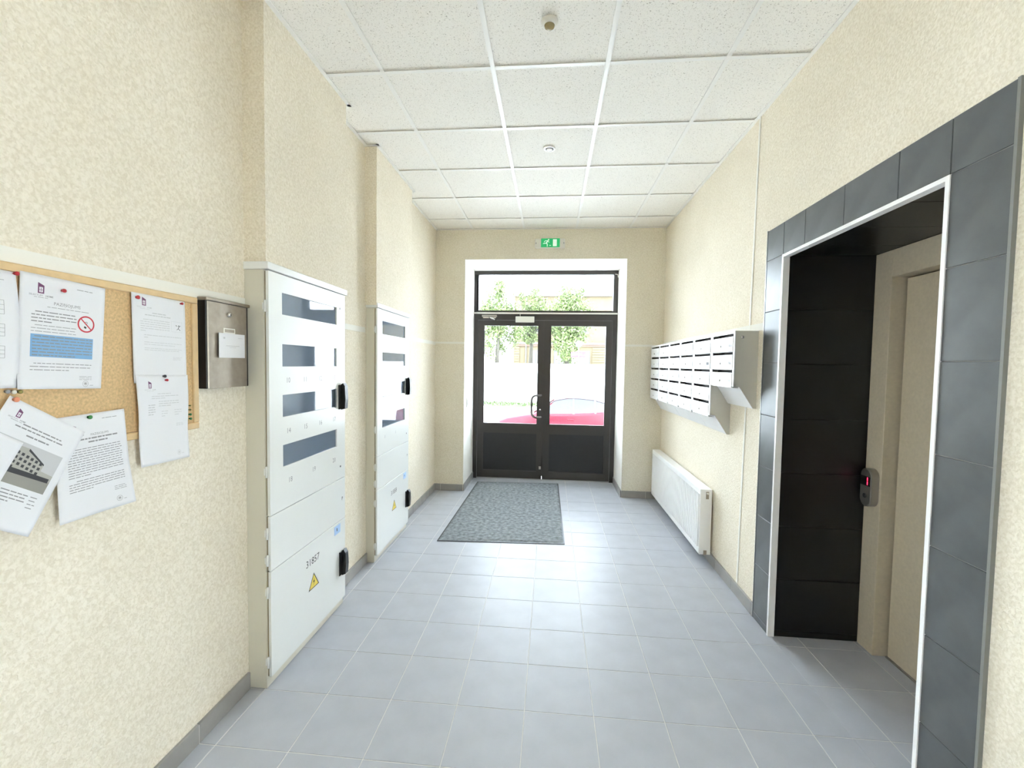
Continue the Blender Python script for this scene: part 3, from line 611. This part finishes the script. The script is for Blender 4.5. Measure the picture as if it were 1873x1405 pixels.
# ---- electricity meter cabinets
def yz_text(body, size, y, z, x, name, m, parent, bold=False, skew=0):
    vs, fs = text2d(body, size, 'CENTER', bold); MB().add([(x, y + a, z + b) for a, b in vs], fs).build(name, m, parent)
def make_cabinet(dx, dy, label, number, rows):
    X = -.875 + dx; Xb = X - .020
    c = empty('meter_cabinet', (XL + .05, .37 + dy, 0)); tag(c, label, 'meter cabinet', 'electricity meter cabinets along the left wall')
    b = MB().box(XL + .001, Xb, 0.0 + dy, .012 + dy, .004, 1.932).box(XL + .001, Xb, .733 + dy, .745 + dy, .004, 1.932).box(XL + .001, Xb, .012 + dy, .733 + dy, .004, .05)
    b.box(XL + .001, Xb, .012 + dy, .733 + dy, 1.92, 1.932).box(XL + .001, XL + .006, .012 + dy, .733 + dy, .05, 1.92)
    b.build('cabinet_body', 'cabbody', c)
    MB().box(XL + .002, Xb - .004, .0125 + dy, .7325 + dy, .9, .905).box(XL + .007, Xb - .055, .0125 + dy, .7325 + dy, .95, 1.9).build('mounting_plate', 'cabin', c)
    MB().box(XL + .001, X + .008, -.008 + dy, .755 + dy, 1.933, 1.966, bev=.002).build('lid', 'cab', c)
    MB().box(Xb, Xb + .005, .004 + dy, .742 + dy, .05, 1.93).build('door_seal', 'seal', c) if False else None
    sl = MB()
    for (z0, z1) in ((.058, .552), (.559, .810), (.817, 1.927)):
        sl.box(Xb + .0005, Xb + .007, .008 + dy, .018 + dy, z0, z1)
    sl.build('door_seal', 'seal', c)
    # upper door with four windows
    wy0, wy1 = .105 + dy, .635 + dy; wins = [(1.019, 1.124), (1.259, 1.364), (1.499, 1.605), (1.744, 1.846)]
    y0, y1 = .006 + dy, .738 + dy; t0 = Xb + .007
    ud = empty('upper_door', (X, .37 + dy, .815), c)
    dmb = MB().box(t0, X, y0, wy0, .815, 1.929).box(t0, X, wy1, y1, .815, 1.929)
    zs = [.815] + [z for w_ in wins for z in w_] + [1.929]
    for k in range(0, len(zs), 2): dmb.box(t0, X, wy0, wy1, zs[k], zs[k + 1])
    dmb.build('door_sheet', 'cab', ud)
    for k, (z0, z1) in enumerate(wins):
        MB().box(t0 + .002, t0 + .005, wy0, wy1, z0, z1).build('window_pane', 'glass_cab', ud)
        mm = [(.13, .20), (.235, .29)] if k == 0 else [(.12, .215), (.24, .315), (.36, .44), (.47, .55)]
        for q, (a, b_) in enumerate(mm):
            me_ = MB().box(Xb - .055, Xb - .020 - .006 * (q % 2), a + dy, b_ + dy, z0 - .02 + .02 * (q % 2), z1 - .012, bev=.003).build('meter', 'meter', c)
            MB().lathe([(.011, 0), (.011, .006), (.007, .008)], (Xb - .020 - .006 * (q % 2), b_ - .02 + dy, z1 - .038), (1, 0, 0), 14).build('meter_dial', 'trimw', me_)
    for (r, z) in rows:
        for (n, y) in r:
            if n: yz_text(n, .036, y + dy, z, X + .0006, 'door_number', 'inkg', ud)
            else: MB().box(X, X + .0006, y + dy - .004, y + dy + .004, z - .012, z + .012).build('door_mark', 'inkl', ud)
    MB().box(X, X + .004, .612 + dy, .626 + dy, 1.256, 1.366).build('handle_plate', 'black', ud)
    hd = MB().box(X, X + .007, .650 + dy, .722 + dy, 1.240, 1.388, bev=.003).build('swing_handle', 'black', ud)
    MB().prism([(X + .007, 1.236), (X + .030, 1.244), (X + .034, 1.30), (X + .030, 1.38), (X + .018, 1.398), (X + .007, 1.39)], 1, .675 + dy, .712 + dy).build('handle_lever', 'black', hd)
    MB().box(X, X + .0008, .672 + dy, .684 + dy, .885, .895).build('rivet', 'ink', ud)
    MB().box(X, X + .0008, .672 + dy, .680 + dy, 1.838, 1.850).build('rivet', 'ink', ud)
    # plain middle panel and lower door
    md = MB().box(t0, X, y0, y1, .557, .811, bev=.001).build('middle_panel', 'cab', c)
    yz_text('P', .030, .700 + dy, .685, X + .0006, 'panel_lock_mark', 'ink', md, True)
    ld = MB().box(t0, X, y0, y1, .056, .553, bev=.001).build('lower_door', 'cab', c)
    yz_text(number, .054, .362 + dy, .447, X + .0006, 'cabinet_number', 'ink', ld)
    tr = MB().add([(X + .0006, .318 + dy, .294), (X + .0006, .424 + dy, .294), (X + .0006, .371 + dy, .378)], [(0, 1, 2)]).build('warning_triangle', 'ink', ld, 'yellow high voltage warning triangle')
    MB().add([(X + .0010, .327 + dy, .299), (X + .0010, .415 + dy, .299), (X + .0010, .371 + dy, .368)], [(0, 1, 2)]).build('yellow_field', 'yellow', ld)
    MB().add([(X + .0014, .376 + dy, .352), (X + .0014, .362 + dy, .326), (X + .0014, .371 + dy, .327), (X + .0014, .365 + dy, .304), (X + .0014, .380 + dy, .333), (X + .0014, .371 + dy, .332)], [(0, 1, 2, 5), (2, 3, 4, 5)]).build('lightning_bolt', 'ink', ld)
    st = MB().box(X, X + .0007, .600 + dy, .674 + dy, .488, .540).build('blue_sticker', 'lblue', ld)
    MB().box(X + .0007, X + .001, .628 + dy, .636 + dy, .506, .524).build('sticker_mark', 'ink', ld)
    h2 = MB().box(X, X + .007, .655 + dy, .728 + dy, .215, .365, bev=.003).build('swing_handle', 'black', ld)
    MB().prism([(X + .007, .212), (X + .030, .222), (X + .034, .28), (X + .030, .352), (X + .018, .372), (X + .007, .366)], 1, .680 + dy, .716 + dy).build('handle_lever', 'black', h2)
    for z in (1.77, 1.02, .735, .61, .46, .13):
        MB().tube([(X - .010, -.004 + dy, z - .026), (X - .010, -.004 + dy, z + .026)], .0055, 8).box(Xb - .004, X - .008, -.003 + dy, .0 + dy, z - .016, z + .016).build('hinge', 'cab', c)
    return c
make_cabinet(0, 0, 'nearer meter cabinet numbered 31857, grey enamel with four glazed slots', '31857', [([('10', .150), ('11', .298), ('12', .447), ('13', .601)], 1.432), ([('14', .151), ('15', .300), ('16', .447), ('17', .601)], 1.187), ([('18', .162), ('19', .378), ('20', .599)], .944)])
make_cabinet(-.025, 1.303, 'farther meter cabinet numbered 31858, grey enamel nearer the entrance door', '31858', [([('', .150), ('', .298), ('', .447), ('', .601)], z_) for z_ in (1.672, 1.432, 1.187)] + [([('', .162), ('', .40)], .944)])

# ---- bank of mailboxes
mbk = empty('mailbox_bank', (XR - .07, 2.1, 1.05)); tag(mbk, 'bank of white mailboxes in stepped columns on the right wall', 'mailboxes')
mx = 1.522; yc = [.970, 1.358, 1.750, 2.114, 2.476, 2.857, 3.238]; zt = 1.756; pz = .1135
def mprof(zb): return [(mx + .006, zb), (1.560, zb), (1.645, zb - .134), (XR - .001, zb - .134), (XR - .001, zt), (mx + .006, zt)]
body = MB()
for k in range(7):
    zb = 1.408 if k == 0 else 1.186
    y = yc[k]
    if k in (0, 1): MB().prism(mprof(zb), 1, y, y + .004).build('side_panel', 'mside', mbk)
    elif k == 6: MB().prism(mprof(1.186), 1, y - .004, y).build('side_panel', 'mside', mbk)
    else: MB().box(mx + .006, XR - .02, y - .002, y + .002, 1.186, zt).build('divider', 'mside', mbk)
MB().box(mx + .0045, XR - .001, yc[0] + .004, yc[6] - .004, zt - .004, zt).build('top_panel', 'mbox', mbk)
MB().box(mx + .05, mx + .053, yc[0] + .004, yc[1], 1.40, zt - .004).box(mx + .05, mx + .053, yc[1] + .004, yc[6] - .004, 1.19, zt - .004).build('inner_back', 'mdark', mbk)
for k in range(6):
    zb = 1.408 if k == 0 else 1.186
    a, b_ = yc[k] + .0045, yc[k + 1] - .0015
    if k == 5: b_ = yc[6] - .0045
    MB().prism([(mx + .006, zb), (1.560, zb), (1.645, zb - .134), (XR - .002, zb - .134), (XR - .002, zb - .131), (1.646, zb - .131), (1.561, zb + .003), (mx + .006, zb + .003)], 1, a, b_).build('bottom_panel', 'mbox', mbk)
    rows = 3 if k == 0 else 5
    fm = MB().box(mx + .001, mx + .007, yc[k], yc[k] + .022, zb, zt).box(mx + .001, mx + .007, yc[k + 1] - .022, yc[k + 1], zb, zt).box(mx + .001, mx + .007, yc[k] + .022, yc[k + 1] - .022, zt - .016, zt)
    fm.build('front_frame', 'mbox', mbk)
    for r in range(rows):
        z1 = zt - .016 - r * pz; z0 = z1 - pz
        ajar = (k == 1 and r == 1)
        ox = -.002 if not ajar else -.004
        dr = MB().box(mx + ox, mx + .003, yc[k] + .0225 + (-.006 if ajar else 0), yc[k + 1] - .0225, z0 + .002, z1 - .018, bev=.001).build('mailbox_door', 'mbox', mbk)
        ym = (yc[k] + yc[k + 1]) / 2
        MB().lathe([(.007, 0), (.007, .003), (.0045, .005)], (mx + ox, ym + .02, z0 + .040), (-1, 0, 0), 12).build('lock', 'steel', dr)
        MB().box(mx + ox - .0006, mx + ox, yc[k] + .035, yc[k] + .085, z0 + .030, z0 + .052).build('name_label', 'paper' if not ajar else 'ink', dr)
        MB().box(mx + .007, mx + .04, yc[k] + .022, yc[k + 1] - .022, z0 - .001, z0 + .001).build('shelf', 'mside', mbk)
MB().lathe([(.010, 0), (.010, .004), (.006, .006)], (1.569, .9700, 1.716), (0, -1, 0), 16).build('side_lock', 'chrome', mbk)
MB().box(mx - .002, mx + .004, 1.742, 1.752, 1.166, 1.186).build('broken_seam_clip', 'black', mbk)

# ---- panel radiator
rd = empty('radiator', (1.61, 2.41, .074)); tag(rd, 'white ribbed panel radiator low on the right wall', 'radiator')
rx = 1.563; ra, rb, rz0, rz1 = 1.60, 3.225, .076, .584
fp = MB(); prof = []
n = 42; yy0, yy1 = ra + .035, rb - .035; pw_ = (yy1 - yy0) / n
pts = [(rx + .004, ra + .012)]
for k in range(n):
    t = yy0 + k * pw_; pts += [(rx + .009, t + .0005), (rx - .004, t + pw_ * .18), (rx - .004, t + pw_ * .62), (rx + .009, t + pw_ * .80)]
pts.append((rx + .004, rb - .012))
vs = [(x, y, z) for z in (rz0 + .045, rz1 - .045) for x, y in pts]; m_ = len(pts)
fp.add(vs, [(k, k + 1, m_ + k + 1, m_ + k) for k in range(m_ - 1)])
fp.box(rx, rx + .014, ra + .008, rb - .008, rz0, rz0 + .045).box(rx, rx + .014, ra + .008, rb - .008, rz1 - .045, rz1 - .006).box(rx + .010, rx + .014, ra + .008, rb - .008, rz0 + .045, rz1 - .045)
fp.build('front_panel', 'rad', rd)
MB().box(1.640, 1.652, ra + .01, rb - .01, rz0 + .01, rz1 - .01).build('rear_panel', 'rad', rd)
MB().box(rx + .002, 1.648, ra + .008, rb - .008, rz1 - .006, rz1, bev=.001).build('top_cover', 'rad', rd)
for a, b_ in ((ra, ra + .008), (rb - .008, rb)): MB().box(rx + .001, 1.650, a, b_, rz0 - .004, rz1, bev=.002).build('side_cover', 'rad', rd)
MB().box(1.604, 1.626, ra - .0015, ra + .001, rz1 - .075, rz1 - .018, bev=.001).build('valve_opening', 'bmetal', rd)
MB().lathe([(.009, 0), (.009, .008), (.005, .010)], (1.614, ra, rz1 - .032), (0, -1, 0), 14).build('bleed_valve', 'chrome', rd)
MB().box(1.598, 1.622, ra - .0015, ra + .001, rz0 - .004, rz0 + .030, bev=.001).build('valve_opening', 'bmetal', rd)
MB().lathe([(.011, 0), (.011, .012), (.007, .014)], (1.610, rb, rz1 - .03), (0, 1, 0), 14).build('thermostat_stub', 'plastic', rd)
for y_ in (1.9, 2.9): MB().box(1.652, XR - .0005, y_, y_ + .03, .2, .5).build('wall_bracket', 'rad', rd)

# ---- door mat
dm = empty('door_mat', (0, 2.75, 0)); tag(dm, 'worn grey entrance mat with a black rubber edge on the floor', 'door mat')
Qm = [(-.556, 1.768), (.538, 1.833), (.514, 3.752), (-.528, 3.700)]
def inset(q, d):
    c = Vector((sum(p[0] for p in q) / 4, sum(p[1] for p in q) / 4)); return [((p[0] - c.x) * (1 - d) + c.x, (p[1] - c.y) * (1 - d * .6) + c.y) for p in q]
MB().prism(Qm, 2, .0005, .005).build('rubber_edge', 'rubber', dm)
qi = inset(Qm, .022); nn = 60; mb = MB()
vs = []
for j in range(nn + 1):
    for i in range(nn + 1):
        u, v = i / nn, j / nn
        a = Vector(qi[0]).lerp(Vector(qi[1]), u); b_ = Vector(qi[3]).lerp(Vector(qi[2]), u); p = a.lerp(b_, v)
        e = min(u, 1 - u, v, 1 - v); vs.append((p.x, p.y, .0052 + (.006 + .0016 * random.random() if e > 0 else 0)))
mb.add(vs, [(j * (nn + 1) + i, j * (nn + 1) + i + 1, (j + 1) * (nn + 1) + i + 1, (j + 1) * (nn + 1) + i) for j in range(nn) for i in range(nn)], False)
mb.build('pile', 'mat_pile', dm)

# ---- emergency exit sign over the door
ex = empty('exit_sign', (.353, YB - .02, 2.86)); tag(ex, 'green emergency exit sign with a running figure above the entrance door', 'exit sign')
MB().box(.182, .526, YB - .045, YB - .001, 2.866, 2.972, bev=.008).build('housing', 'plastic', ex)
yf = YB - .0465
gp = MB().box(.252, .466, yf, YB - .044, 2.872, 2.972).build('green_panel', 'green', ex)
def xz(polys, name, off):
    m2 = MB()
    for p in polys: m2.add([(a, yf - off, b) for a, b in p], [tuple(range(len(p)))])
    m2.build(name, 'exitw', gp)
xz([disc2d(.338, 2.956, .0085, 14), bar2d(.331, 2.948, .312, 2.918, .013), bar2d(.331, 2.946, .300, 2.945, .007), bar2d(.300, 2.945, .287, 2.930, .006), bar2d(.330, 2.944, .346, 2.926, .006), bar2d(.313, 2.920, .276, 2.914, .0095), bar2d(.313, 2.920, .325, 2.905, .010), bar2d(.325, 2.905, .323, 2.880, .009)], 'running_figure', .0006)
xz([[(.388, 2.884), (.432, 2.884), (.432, 2.962), (.388, 2.962)]], 'doorway_pictogram', .0006)
xz([bar2d(.352, 2.893, .368, 2.893, .005), [(.346, 2.893), (.355, 2.900), (.355, 2.886)]], 'arrow', .0006)
for x in (.196, .512): MB().lathe([(.006, 0), (.006, .002)], (x, YB - .045, 2.92), (0, -1, 0), 12).build('housing_screw', 'inkg', ex)

# ---- ceiling fittings
ms = empty('motion_sensor', (.354, .21, H)); tag(ms, 'round white motion sensor with an amber lens in the nearest ceiling row', 'motion sensor')
MB().lathe([(.039, 0), (.039, .010), (.030, .018), (.024, .020)], (.354, .212, H + .003), (0, 0, -1), 32).build('sensor_ring', 'plastic', ms)
MB().lathe([(.024, .019), (.022, .027), (.013, .034), (.001, .037)], (.354, .212, H + .003), (0, 0, -1), 24).build('sensor_lens', 'amber', ms)
dl = empty('ceiling_spot', (.350, 1.396, H)); tag(dl, 'small round recessed ceiling spot in the third row of tiles', 'ceiling spot')
rg = MB(); nr = 32
for r, z in ((.044, H + .003), (.043, H - .003), (.030, H - .004), (.028, H + .003)): rg.v += [(.350 + r * math.cos(2 * math.pi * k / nr), 1.396 + r * math.sin(2 * math.pi * k / nr), z) for k in range(nr)]
rg.f = [(i * nr + k, i * nr + (k + 1) % nr, (i + 1) * nr + (k + 1) % nr, (i + 1) * nr + k) for i in range(3) for k in range(nr)]; rg.sm = [True] * len(rg.f)
rg.build('trim_ring', 'trimw', dl)
MB().lathe([(.0285, 0), (.0285, .002)], (.350, 1.396, H + .0028), (0, 0, -1), 24).build('dark_socket', 'black', dl)
MB().lathe([(.021, 0), (.021, .003), (.018, .005)], (.350, 1.4045, H + .001), (0, 0, -1), 24).build('spot_lamp', 'trimw', dl)

# ---- lift call panel and door release button
lc = empty('lift_call_panel', (2.11, .622, .787)); tag(lc, 'steel lift call panel with a red digit on the lift door jamb', 'call panel')
def stadium(y0, y1, z0, z1, r=.045, n=8):
    r = min(r, (y1 - y0) / 2, (z1 - z0) / 2); out = []
    for cy, cz, a0 in ((y1 - r, z1 - r, 0), (y0 + r, z1 - r, 90), (y0 + r, z0 + r, 180), (y1 - r, z0 + r, 270)):
        out += [(cy + r * math.cos(math.radians(a0 + 90 * k / n)), cz + r * math.sin(math.radians(a0 + 90 * k / n))) for k in range(n + 1)]
    return out
MB().prism(stadium(.582, .668, .792, .998), 0, 2.092, 2.1275).build('housing', 'steel', lc)
MB().prism(stadium(.588, .662, .798, .992), 0, 2.088, 2.0921).build('face_plate', 'steel', lc)
ds = MB().box(2.0865, 2.0882, .590, .660, .905, .955).build('display', 'black', lc)
MB().box(2.0858, 2.0864, .606, .611, .933, .951).box(2.0858, 2.0864, .606, .611, .911, .929).build('red_digit', 'led', ds)
MB().lathe([(.013, 0), (.013, .003), (.010, .0045)], (2.088, .626, .850), (-1, 0, 0), 20).build('call_button', 'black', lc)
rb_ = empty('door_release_button', (DX0 + .01, 3.45, 1.0)); tag(rb_, 'small grey door release button on the left reveal of the entrance', 'button')
MB().box(DX0 + .004, DX0 + .012, 3.42, 3.50, .995, 1.105, bev=.002).build('button_plate', 'plastic', rb_)
MB().box(DX0 + .012, DX0 + .016, 3.435, 3.462, 1.01, 1.09, bev=.002).build('button_rocker', 'inkg', rb_)

# ================================================================== OUTSIDE
GZ = -1.0
MB().box(-70, 70, 4.05, 80, GZ - .3, GZ).build('ground_street', 'asphalt', None, 'pale sunlit street in front of the entrance', 'street', kind='structure')
MB().box(-3, 4, 4.0, 5.6, GZ, -.03).build('ground_landing', 'earth', None, 'pale entrance landing outside the door', 'landing', kind='structure')
MB().box(-60, 60, 27.0, 27.5, GZ, 1.62).box(-60, 60, 26.95, 27.0, 1.03, 1.06).build('wall_street', 'wwall', None, 'long white retaining wall across the street', 'wall', kind='structure')
MB().box(-60, 60, 27.5, 60, 1.3, 1.55).build('ground_embankment', 'earth', None, 'raised pale ground behind the white street wall', 'ground', kind='structure')
gmb = MB()
for k in range(2600):
    x, y = random.uniform(-12, 10), random.uniform(24.6, 26.8); h = random.uniform(.05, .22); a = random.uniform(0, 3.14); w_ = .05
    gmb.add([(x - w_ * math.cos(a), y - w_ * math.sin(a), GZ), (x + w_ * math.cos(a), y + w_ * math.sin(a), GZ), (x + random.uniform(-.05, .05), y, GZ + h)], [(0, 1, 2)])
gmb.box(-12, 10, 24.6, 26.8, GZ, GZ + .05)
gmb.build('grass_verge', 'grass', None, 'strip of green grass at the foot of the white street wall', 'grass', kind='stuff')

def tree(name, x, y, z0, zc, rx_, rz_, nl, label, seed, fork=.4):
    r = random.Random(seed); root = empty(name, (x, y, z0)); tag(root, label, 'tree', 'street trees behind the white wall')
    tk = MB().tube([(x, y, z0), (x + .05, y, z0 + (zc - z0) * .5), (x - .03, y, zc + rz_ * .4)], [.17, .13, .05], 8)
    for k in range(7):
        a = r.uniform(0, 6.28); h = z0 + (zc - z0) * r.uniform(.45, .95); L_ = rx_ * r.uniform(.5, .85)
        tk.tube([(x, y, h), (x + .5 * L_ * math.cos(a), y + .5 * L_ * math.sin(a), h + .5), (x + L_ * math.cos(a), y + L_ * math.sin(a), h + 1.1)], [.06, .04, .015], 6)
    tk.build('trunk', 'bark', root)
    fo = MB()
    cl = [(r.gauss(0, .45), r.gauss(0, .45), r.gauss(0, .5)) for _ in range(38)]
    for _ in range(nl):
        c = r.choice(cl); p = Vector((c[0] + r.gauss(0, .16), c[1] + r.gauss(0, .16), c[2] + r.gauss(0, .13)))
        if p.length > 1.15: p = p.normalized() * r.uniform(.7, 1.15)
        q = Vector((x + p.x * rx_, y + p.y * rx_, zc + p.z * rz_)); s = r.uniform(.06, .14)
        u = Vector((r.gauss(0, 1), r.gauss(0, 1), r.gauss(0, 1))).normalized(); w_ = u.cross(Vector((r.gauss(0, 1), r.gauss(0, 1), r.gauss(0, 1)))).normalized()
        fo.add([q - u * s, q + w_ * s * .5, q + u * s, q - w_ * s * .5], [(0, 1, 2, 3)])
    fo.build('foliage', 'leaf', root)
tree('street_tree', -3.53, 30, 1.55, 4.7, 1.75, 2.6, 9000, 'leafy street tree seen through the left door leaf', 11)
tree('street_tree', 1.52, 30, 1.55, 4.4, 1.85, 2.7, 11000, 'leafy street tree seen through the right door leaf behind the round sign', 12)
tree('street_tree', -1.2, 33, 1.55, 5.4, 1.3, 2.0, 4500, 'smaller tree half hidden behind the door mullion', 14)

# building across the street
bd = empty('street_building', (1.5, 44, 1.55)); tag(bd, 'ochre brick building with a grey roof across the street', 'building')
BY = 40
wm = MB().box(-3.16, 16, BY, BY + 9, 1.55, 8.2); wm.build('facade', 'brick', bd)
MB().box(-3.25, 16.1, BY - .18, BY, 3.50, 3.68).build('string_course', 'stonel', bd)
MB().box(-3.25, 16.1, BY - .12, BY, 3.30, 3.495).build('brick_frieze', 'brickr', bd)
MB().box(-3.35, 16.2, BY - .35, BY + .1, 8.0, 8.35).build('eaves_cornice', 'stonel', bd)
MB().prism([(BY - .2, 8.35), (BY + 3, 10.0), (BY + 9, 10.0), (BY + 9, 8.35)], 0, -3.2, 16).build('roof', 'roof', bd)
MB().tube([(-1.98, BY - .1, 1.55), (-1.98, BY - .1, 8.0)], .07, 8).build('downpipe', 'stonel', bd)
def win(x0, x1, z0, z1, sill=True):
    w_ = MB().box(x0, x1, BY - .06, BY - .001, z0, z0 + .1).box(x0, x1, BY - .06, BY - .001, z1 - .1, z1).box(x0, x0 + .09, BY - .06, BY - .001, z0 + .1, z1 - .1).box(x1 - .09, x1, BY - .06, BY - .001, z0 + .1, z1 - .1).box((x0 + x1) / 2 - .05, (x0 + x1) / 2 + .05, BY - .06, BY - .001, z0 + .1, z1 - .1).build('window', 'wframe', bd)
    MB().box(x0 + .09, (x0 + x1) / 2 - .05, BY - .02, BY - .001, z0 + .1, z1 - .1).box((x0 + x1) / 2 + .05, x1 - .09, BY - .02, BY - .001, z0 + .1, z1 - .1).build('pane', 'stonel' if not sill else 'wpane', w_)
    if sill: MB().box(x0 - .12, x1 + .12, BY - .2, BY - .001, z0 - .15, z0).build('window_sill', 'stonel', w_)
for x in (-1.65, .75, 2.75, 6.2, 8.4): win(x, x + 1.0, 4.65, 6.6)
for (a, b) in ((-1.62, -.45), (.68, 1.75), (2.2, 4.05), (6.0, 8.0)): win(a, b, 1.65, 2.92, False)
for (a, b) in ((-3.16, -2.6), (4.25, 5.45)):
    for k in range(7): MB().box(a, b, BY - .10, BY - .001, 1.6 + k * .24, 1.81 + k * .24).build('quoin_block', 'brick', bd)
for x in (5.1, 8.0): MB().box(x, x + 1.0, BY - .25, BY + 1.2, 8.35, 9.1).build('dormer', 'stonel', bd)

# signs on the far pavement
sg = empty('round_sign', (2.0, 24, GZ)); tag(sg, 'round dark faced traffic sign on a pole in front of the tree', 'traffic sign')
MB().tube([(2.0, 24.03, GZ), (2.0, 24.03, 2.99)], .03, 8).build('sign_pole', 'stonel', sg)
MB().lathe([(.20, 0), (.20, .015)], (2.0, 24.0, 2.79), (0, -1, 0), 28).build('sign_disc', 'wframe', sg)
MB().lathe([(.155, .016), (.155, .019)], (2.0, 24.0, 2.79), (0, -1, 0), 28).build('sign_face', 'brickr', sg)
rs = empty('banner_sign', (1.99, 24.2, GZ)); tag(rs, 'red rectangular sign board below the round traffic sign', 'sign board')
MB().box(1.56, 2.42, 24.2, 24.24, 2.01, 2.33).build('sign_board', 'signred', rs)
MB().box(1.60, 2.36, 24.19, 24.1995, 2.13, 2.16).box(1.60, 2.2, 24.19, 24.1995, 2.22, 2.245).build('sign_lines', 'stonel', rs)
for x_ in (1.65, 2.33): MB().tube([(x_, 24.27, GZ), (x_, 24.27, 2.32)], .03, 8).build('sign_post', 'stonel', rs)

# red car parked along the kerb, bonnet to the left
cr = empty('parked_car', (1.0, 12.9, GZ)); tag(cr, 'red hatchback parked in the street seen through the door glass', 'car')
CX, CYm, gz = -1.42, 12.9, GZ
# stations: s, z_sill, z_belt, z_top, half width at belt, half width at top
stn = [(0.00, .38, .58, .64, .55, .45), (.12, .26, .66, .74, .74, .62), (.45, .20, .78, .86, .84, .72), (.95, .18, .88, .95, .88, .74), (1.30, .18, .93, 1.00, .89, .72), (1.62, .18, .95, 1.20, .89, .66), (1.95, .18, .97, 1.42, .89, .60), (2.35, .18, .98, 1.50, .89, .58), (2.8, .18, 1.00, 1.50, .89, .58), (3.25, .18, 1.03, 1.45, .88, .57), (3.65, .20, 1.07, 1.34, .87, .57), (3.98, .24, 1.10, 1.20, .84, .60), (4.22, .32, 1.00, 1.06, .78, .62), (4.30, .42, .85, .92, .70, .58)]
def sec(st):
    s, a, b, t, wb, wt = st
    return [(wb * .80, a), (wb * .97, a + .10), (wb * 1.0, a + (b - a) * .55), (wb * .99, b - .06), (wb * .96, b), (wt + .5 * (wb * .96 - wt) * (1 - (t - b) / .5 * .55), b + (t - b) * .5), (wt, t - .035), (wt * .80, t - .004), (wt * .4, t + .012)]
vs = []; npt = 18
for st in stn:
    h_ = sec(st); ring = [(-p[0], p[1]) for p in h_] + [(p[0], p[1]) for p in reversed(h_)]
    vs += [(CX + st[0], CYm + p[0], gz + p[1]) for p in ring]
fs = [(i * npt + k, i * npt + (k + 1) % npt, (i + 1) * npt + (k + 1) % npt, (i + 1) * npt + k) for i in range(len(stn) - 1) for k in range(npt)] + [tuple(range(npt)), tuple((len(stn) - 1) * npt + k for k in reversed(range(npt)))]
MB().add(vs, fs, True).build('car_body', 'carred', cr)
def interp(s):
    for i in range(len(stn) - 1):
        if stn[i][0] <= s <= stn[i + 1][0]:
            t = (s - stn[i][0]) / (stn[i + 1][0] - stn[i][0]); return [stn[i][q] * (1 - t) + stn[i + 1][q] * t for q in range(6)]
    return list(stn[-1])
def side_glass(s0, s1, sgn, name, lo=.02, hi=.05, m='carglass'):
    mb2 = MB(); n_ = 8; v2 = []
    for k in range(n_ + 1):
        st = interp(s0 + (s1 - s0) * k / n_); h_ = sec(st); b, t = st[2], st[3]
        def at(z):
            pts_ = h_[4:7]
            for a_, c_ in zip(pts_, pts_[1:]):
                if a_[1] <= z <= c_[1] + 1e-6: return a_[0] + (c_[0] - a_[0]) * (z - a_[1]) / max(1e-6, c_[1] - a_[1])
            return h_[6][0]
        for q in range(4):
            z = b + lo + max(0.0, (t - hi - b - lo)) * q / 3; v2.append((CX + st[0], CYm + sgn * (at(z) + .006), gz + z))
    mb2.add(v2, [(k * 4 + q, k * 4 + q + 1, (k + 1) * 4 + q + 1, (k + 1) * 4 + q) for k in range(n_) for q in range(3)], True).build(name, m, cr)
for sg_ in (-1, 1):
    side_glass(1.66, 2.52, sg_, 'front_side_window'); side_glass(2.60, 3.22, sg_, 'rear_side_window'); side_glass(3.27, 3.62, sg_, 'quarter_window'); side_glass(2.525, 2.595, sg_, 'door_pillar', .0, .03, 'carblack'); side_glass(3.225, 3.265, sg_, 'door_pillar', .0, .03, 'chrome')
    MB().tube([(CX + s_, CYm + sg_ * (interp(s_)[5] + .012), gz + interp(s_)[3] - .028) for s_ in [1.55 + .1 * k for k in range(23)]], .014, 6).build('roof_rail', 'carblack', cr)
    MB().box(CX + 1.62, CX + 1.80, CYm + sg_ * .90, CYm + sg_ * 1.03, gz + .95, gz + 1.06, bev=.03).build('door_mirror', 'carred', cr)
    MB().box(CX + 2.36, CX + 2.56, CYm + sg_ * .885, CYm + sg_ * .915, gz + .80, gz + .84, bev=.008).build('door_handle', 'carred', cr)
    for s_ in (.80, 3.45):
        MB().lathe([(.32, -.10), (.33, -.05), (.33, .08), (.30, .10)], (CX + s_, CYm + sg_ * .80, gz + .33), (0, sg_, 0), 28).build('wheel', 'tyre', cr)
        MB().lathe([(.21, .0), (.21, .012), (.06, .02)], (CX + s_, CYm + sg_ * .90, gz + .33), (0, sg_, 0), 20).build('wheel_rim', 'steel', cr)
    MB().box(CX + .05, CX + .30, CYm + sg_ * .50, CYm + sg_ * .74, gz + .58, gz + .69, bev=.03).build('headlamp', 'chrome', cr)
ws = []
for st in stn[4:7]:
    w_ = st[5] * .86; ws += [(CX + st[0] - .012, CYm - w_, gz + st[3] + .012), (CX + st[0] - .012, CYm, gz + st[3] + .024), (CX + st[0] - .012, CYm + w_, gz + st[3] + .012)]
MB().add(ws, [(i * 3 + k, i * 3 + k + 1, (i + 1) * 3 + k + 1, (i + 1) * 3 + k) for i in range(2) for k in range(2)], True).build('windscreen', 'carglass', cr)
